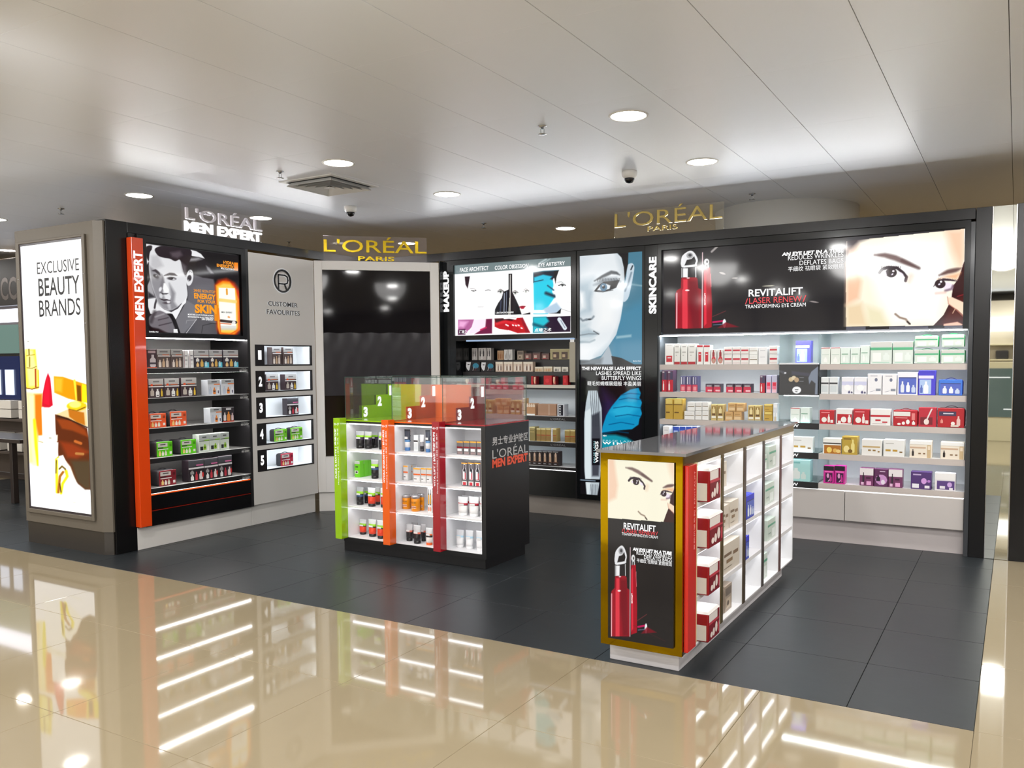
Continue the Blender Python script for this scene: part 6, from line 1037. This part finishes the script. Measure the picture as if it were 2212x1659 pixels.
# the bottle drawing, stretched to the narrow format
lowm = (~fm) & (sx < Z(H3, 470, 0)[0]) & (sy > Z(H3, 0, 735)[1]); keep = P.c.copy(); w_ = Hi[2, 0]*sx+Hi[2, 1]*sy+Hi[2, 2]
P.X = (Hi[0, 0]*sx+Hi[0, 1]*sy+Hi[0, 2])/w_; P.Y = (Hi[1, 0]*sx+Hi[1, 1]*sy+Hi[1, 2])/w_; P.z(*q1); bottles(P)
P.c = np.where(lowm[..., None], P.c, keep); P.X, P.Y = sx, sy; P.z(*H3)
P.line([(270, 1350), (510, 1470)], 4, (90, 40, 44), 5, op=.5)
pic = P.build(r_, g0, g1, gz0, gz1, -.0135, .95, parent=pb)
for s_, L, R_, mt, bo, sh in (('REVITALIFT', (198, 583, 632), 438, TXW, .02, 0), ('/', (184, 628, 655), 196, TXR, .05, .3), ('LASER RENEW', (202, 628, 658), 436, TXR, 0, 0), ('/', (438, 650, 678), 453, TXR, .05, .3), ('TRANSFORMING EYE CREAM', (184, 656, 676), 452, TXW, 0, 0),
        ('AN EYE LIFT IN A TUBE', (265, 768, 792), 558, TXW, .05, .1), ('REDUCES WRINKLES', (294, 794, 822), 558, TXW, 0, 0), ('DEFLATES BAGS', (350, 828, 856), 558, TXW, 0, 0), ('平细纹 祛眼袋 紧致眼周', (296, 850, 880), 556, TXW, 0, 0), ):
    zl(r_, s_, H3, L, R_, -.0145, mt, parent=pic, bold=bo, shear=sh)
zl(r_, 'REVITALIFT', H3, (255, 1110, 1185), 265, -.0145, TXW, parent=pic, rot=1, bold=.02)
# side with bays, facing the aisle on the right (its own frame: x = depth into the shop)
COLS = [(4.145, 4.545), (4.585, 4.985), (5.035, 5.425), (5.470, 5.880), (5.925, 6.285)]
JZ = [.838, .597, .351, .104]
t = MB(); t.box(3.95, 6.30, .0, .443, 1.048, 1.10, GB_); t.box(3.95, 6.30, .20, .443, .101, 1.048, LP); t.box(3.95, 6.30, 0.002, .2, .092, .101, LP)
cs = part(r_, 'carcass', t, fr=I2S)
part(r_, 'glass_top', MB().box(3.915, 6.33, -.022, .46, 1.101, 1.116, M((150, 152, 158), .06, .6)), fr=I2S, label='grey mirror-glass worktop')
part(r_, 'side_strip', MB().box(3.952, 4.075, -.022, 0, .118, 1.052, M((206, 28, 14), .15, coat=.6), .002), label='glossy red vertical strip', fr=I2S)
letters(r_, '复颜抗皱系列 | REVITALIFT', 4.028, 4.05, .62, 1.02, -.023, M((240, 170, 160), .4), rot=1, fr=I2S)
part(r_, 'side_strip', MB().box(4.078, 4.14, -.004, 0, .118, 1.05, M((206, 196, 150), .4)), label='cream vertical strip', fr=I2S)
mats = [M((110, 96, 60), .3, .6), M((84, 70, 52), .3, .4), M((64, 56, 52), .3), M((96, 66, 60), .3)]
for i in range(4):
    part(r_, 'divider', MB().box(COLS[i][1], COLS[i+1][0], -.006, .2, .101, 1.048, mats[i]), fr=I2S)
part(r_, 'divider', MB().box(6.285, 6.30, -.002, .2, .101, 1.048, IW), fr=I2S)
BLED = M((248, 251, 255), .5, e=6)
for a, b in COLS:
    t = MB(); t.box(a, b, .185, .2, .104, 1.048, IW); t.box(a, a+.003, .0, .185, .104, 1.048, IW); t.box(b-.003, b, .0, .185, .104, 1.048, IW); t.box(a, b, 0, .185, .101, .104, IW); t.box(a, b, 0, .185, 1.03, 1.048, IW); ln = part(r_, 'bay_lining', t, fr=I2S)
    part(r_, 'led_strip', MB().box(a+.02, b-.02, .012, .028, 1.022, 1.03, BLED), ln, fr=I2S)
    for z in JZ[:3]:
        s_ = part(r_, 'shelf', MB().box(a+.003, b-.003, .001, .185, z-.026, z, M((226, 224, 226), .4), .001), fr=I2S)
        part(r_, 'led_strip', MB().box(a+.02, b-.02, .012, .028, z-.034, z-.026, BLED), s_, fr=I2S)
g = 'gift sets in the bays of the gold-framed island'
RN = ['top', 'second', 'third', 'bottom']; CN = ['nearest', 'second', 'middle', 'fourth', 'farthest']
for j, z in enumerate(JZ):
    gift_case(I2S, 4.185, 4.375 if j != 1 else 4.42, -.052, .15, z, z+(.165, .16, .155, .15)[j]+.01, f'red and white case jutting out, nearest column, {RN[j]} row, gold-framed island', g)
carton(I2S, 4.40, 4.50, .06, .1, JZ[0], JZ[0]+.16, 'browncard', 'grey pyramid-printed box behind the bag, nearest column, top row', group=g)
for c, j, a, b, h, st, wd, d in ((1, 0, 4.60, 4.82, .145, 'taupecard', 'pale grey leaning box', .05), (1, 1, 4.61, 4.77, .145, 'taupecard', 'grey printed box', .02), (1, 1, 4.79, 4.965, .15, 'taupecard', 'grey striped box', .02), (1, 2, 4.63, 4.96, .17, 'taupecard', 'wide grey box', .01), (1, 3, 4.60, 4.715, .15, 'browncard', 'brown printed box', .03), (1, 3, 4.735, 4.875, .155, 'browncard', 'brown printed box', .03),
        (2, 0, 5.04, 5.09, .14, 'bluewhite', 'blue-grey box', .04), (2, 3, 5.04, 5.08, .13, 'bluewhite', 'blue-grey box', .04), (3, 0, 5.49, 5.66, .10, 'greencard', 'white and green box', .03), (3, 0, 5.68, 5.86, .15, 'greencard', 'pale green box', .02), (3, 1, 5.48, 5.60, .14, 'taupecard', 'pale box', .03), (3, 1, 5.63, 5.86, .14, 'greencard', 'green and white set', .03),
        (3, 2, 5.48, 5.59, .13, 'taupecard', 'pale box', .04), (3, 2, 5.66, 5.87, .14, 'greencard', 'pale green box', .02), (3, 3, 5.48, 5.70, .17, 'greencard', 'green-banded box', .03), (4, 1, 5.94, 6.05, .12, 'lipface', 'pink bottle set', .05), (4, 2, 5.935, 6.0, .12, 'palered', 'pale box', .05), (4, 3, 5.935, 6.0, .12, 'palegreen', 'pale box', .05)):
    n_ = 'left' if abs(a-COLS[c][0]) < .1 else 'right'
    carton(I2S, a, b, d, .08, JZ[j], JZ[j]+h, st, f'{wd} at {n_} of {CN[c]} column, {RN[j]} row, gold-framed island', group=g)
for j in (1, 2): pouch(I2S, 5.05, 5.24 if j == 1 else 5.13, .0, .13, JZ[j], JZ[j]+.15, (60, 66, 200), f'blue bag in middle column, {RN[j]} row, gold-framed island', side=(56, 70, 206), group=g, style='bluewhite')
# ------------------------------------------------------------------ signs standing on top
def sign(fr, L0, rows, plate, label, mt, th, gt):
    x0, z0 = fr.at(plate[0], plate[2], 0); _, z1 = fr.at(plate[0], plate[1], 0); x1, _ = fr.at(plate[3], plate[1], 0)
    z0 = L0; o = thing('shop_sign', label, 'sign', fr, ((x0+x1)/2, .02, z0), 'brand signs standing on the units')
    part(o, 'glass_plate', MB().box(x0, x1, .012, .018, z0+.0005, z1, gt))
    for s_, L, R_, bo, m_ in rows: letters_px(o, s_, L, R_, .012, m_, bold=bo, th=th, space=1.0)
SILV = M((232, 228, 236), .35, 0, coat=.5); LITW = M((255, 255, 255), .4, e=1.5); GLD = M((216, 184, 40), .22, .85); GLD2 = M((196, 172, 100), .15, .8)
q = (380, 430, 11.06)
LWs = Fr(-6.37, 0, 90)
sign(LWs, 2.734, [("L'ORÉAL", (*Z(q, 205, 118), Z(q, 205, 470)[1]), Z(q, 2020, 0)[0], .0, SILV), ('MEN EXPERT', (*Z(q, 185, 512), Z(q, 185, 752)[1]), Z(q, 2020, 0)[0], .035, LITW), ('PARIS', (*Z(q, 555, 318), Z(q, 555, 358)[1]), Z(q, 815, 0)[0], .0, SILV)], (*Z(q, 175, 100), 500, Z(q, 2035, 0)[0]), "silver sign on glass over the men's cabinet, lower line lit white", SILV, .018, glass((253, 252, 253), .03, .15))
q = (640, 500, 6.144)
sign(CW, 2.626, [("L'ORÉAL", (*Z(q, 362, 62), Z(q, 362, 270)[1]), Z(q, 1725, 0)[0], .005, GLD), ('PARIS', (*Z(q, 820, 330), Z(q, 820, 390)[1]), Z(q, 1300, 0)[0], .02, GLD)], (*Z(q, 362, 50), 560, Z(q, 1730, 0)[0]), 'gold sign on glass over the corner screen unit', GLD, .016, glass((240, 236, 236), .08, .15))
q = (1280, 380, 3.814)
sign(RW, 2.734, [("L'ORÉAL", (*Z(q, 185, 285), Z(q, 185, 430)[1]), Z(q, 1070, 0)[0], -.004, GLD2), ('PARIS', (*Z(q, 455, 418), Z(q, 455, 458)[1]), Z(q, 700, 0)[0], .0, GLD2)], (*Z(q, 175, 300), 508, Z(q, 1078, 0)[0]), 'faint gold sign on glass over the skincare wall', GLD2, .01, glass((252, 250, 244), .04, .15))
# ------------------------------------------------------------------ the shop across the aisle at the far left
BS = Fr(0, 6.2, 0)
r_ = thing('perfume_cabinet', 'brown and dark perfume cabinet glimpsed at the far left edge', 'display cabinet', BS, (-12, 0, 0))
BR = M((74, 64, 58), .5); BX = M((214, 208, 198), .5)
part(r_, 'carcass', MB().box(-14.5, -9.6, .25, .7, 0, 3.0, BR, .004))
sgn = part(r_, 'header', MB().box(-14.5, -9.6, .1, .25, 2.35, 2.95, M((46, 42, 40), .35)), label='dark header with looped lettering')
letters(r_, 'CCOCC', -11.75, -10.75, 2.42, 2.72, .099, M((120, 112, 108), .3, .5), parent=sgn, bold=.02)
part(r_, 'light_band', MB().box(-14.5, -9.6, .08, .24, 2.14, 2.3, M((236, 240, 255), .5, e=3)))
for a in (-13.9, -12.6, -11.32):
    part(r_, 'display_window', MB().box(a, a+1.1, .16, .25, 1.72, 2.1, M((120, 150, 140), .3, e=.8))); part(r_, 'display_window', MB().box(a, a+1.1, .16, .25, 1.1, 1.68, M((40, 56, 110), .2, e=.5)))
    for k in range(3): part(r_, 'backlit_panel', MB().box(a+.15+.32*k, a+.33+.32*k, .14, .17, 1.16, 1.5, M((220, 232, 255), .4, e=1.4)))
part(r_, 'side_light', MB().box(-10.35, -10.3, .2, .25, .7, 1.1, M((255, 214, 236), .5, e=1.6)))
k_ = 0
for lv, z in enumerate((.86, .98, .42, .54)):
    for i in range(5):
        x = -12.9+.52*i+(.22 if lv > 1 else 0)
        solid('carton', MB().box(x, x+.34, .04, .245, z, z+.11, BX, .003), f'white carton {NUM[i]} from left in the {("second", "top", "bottom", "third")[lv]} layer by the perfume cabinet, far left', 'box', BS, (x, .04, z), 'stacked white cartons at the far left')
for z in (.85, .41): part(r_, 'ledge', MB().box(-13.2, -10.3, .02, .25, z-.03, z-.001, BR))
r_ = thing('bar_table', 'dark brown high table with square legs at the far left', 'table', WD, (-10.3, 5.55, 0))
DB = M((44, 36, 34), .35)
part(r_, 'table_top', MB().box(-11.4, -9.55, 5.25, 5.75, .69, .735, DB, .004)); part(r_, 'rail', MB().box(-11.3, -9.65, 5.48, 5.52, .26, .3, DB))
for x in (-11.3, -9.82):
    for y in (5.28, 5.66): part(r_, 'leg', MB().box(x, x+.06, y, y+.06, 0.0, .69, DB, .003))
# ------------------------------------------------------------------ the shop behind the camera, seen in the mirror strip
RS = Fr(0, -3.3, 180)
r_ = thing('service_counter', 'cream counter with dark glass front, seen in the mirror strip', 'counter', RS, (0, .4, 0))
CR = M((206, 196, 164), .4)
t = MB(); t.box(-2.2, 2.2, .05, .8, 0, 1.5, CR, .005); part(r_, 'body', t); part(r_, 'glass_front', MB().box(-1.9, 2.0, .03, .05, .46, 1.38, M((96, 112, 112), .08)))
for i, (a, b, z) in enumerate(((-.6, -.2, 1.28), (-.55, -.1, 1.16), (-.4, 0, .98), (-.6, -.3, .74), (.1, .5, 1.2), (-.1, .2, .6))): part(r_, 'lettering', MB().box(a, b, .025, .03, z, z+.02, TXW))
RS2 = Fr(0, -7.2, 180)
r_ = thing('handbag_shelves', 'bright shelving with dark handbags, seen in the mirror strip', 'shelving', RS2, (0, .3, 0))
part(r_, 'carcass', MB().box(-4, 1.9, .3, .6, 0, 2.9, M((196, 184, 164), .5))); part(r_, 'light_band', MB().box(-4, 1.9, .02, .3, 2.2, 2.5, M((250, 252, 255), .5, e=4)))
for x in (-3.2, -1.65, -.1, 1.46): part(r_, 'upright', MB().box(x-.05, x+.05, .0, .3, 0, 2.2, M((40, 34, 34), .4)))
for z in (1.2, 1.55, 1.9): part(r_, 'shelf', MB().box(-4, 1.9, .02, .3, z-.03, z, CR))
n_ = 0
for z in (1.2, 1.55):
    for i in range(7):
        x = -3.6+.78*i
        solid('handbag', MB().box(x-.13, x+.13, .1, .2, z+.0005, z+.2, M((30, 26, 28), .5), .02), f'small dark handbag, {NUM[i]} from left on the {"lower" if z < 1.5 else "upper"} bright shelf seen in mirror', 'handbag', RS2, (x, .1, z), 'handbags on the shelves behind the camera')
r_ = thing('fill_light_wall', 'unseen backlit wall added behind the camera to brighten the display walls', 'fill_light_wall', RS2, (7.5, .3, 0))  # added behind the camera as fill light for the display walls
part(r_, 'carcass', MB().box(2.0, 14, .3, .6, 0, 3.0, M((190, 184, 174), .5)))
for k in range(6):
    a = 2.1+1.98*k; part(r_, 'backlit_panel', MB().box(a, a+1.9, .27, .3, .5, 2.1, M((255, 252, 246), .5, e=3.2)))  # glowing panels of the added fill wall
    part(r_, 'post', MB().box(a+1.9, a+1.98, .2, .3, 0, 3.0, M((60, 56, 54), .4)))
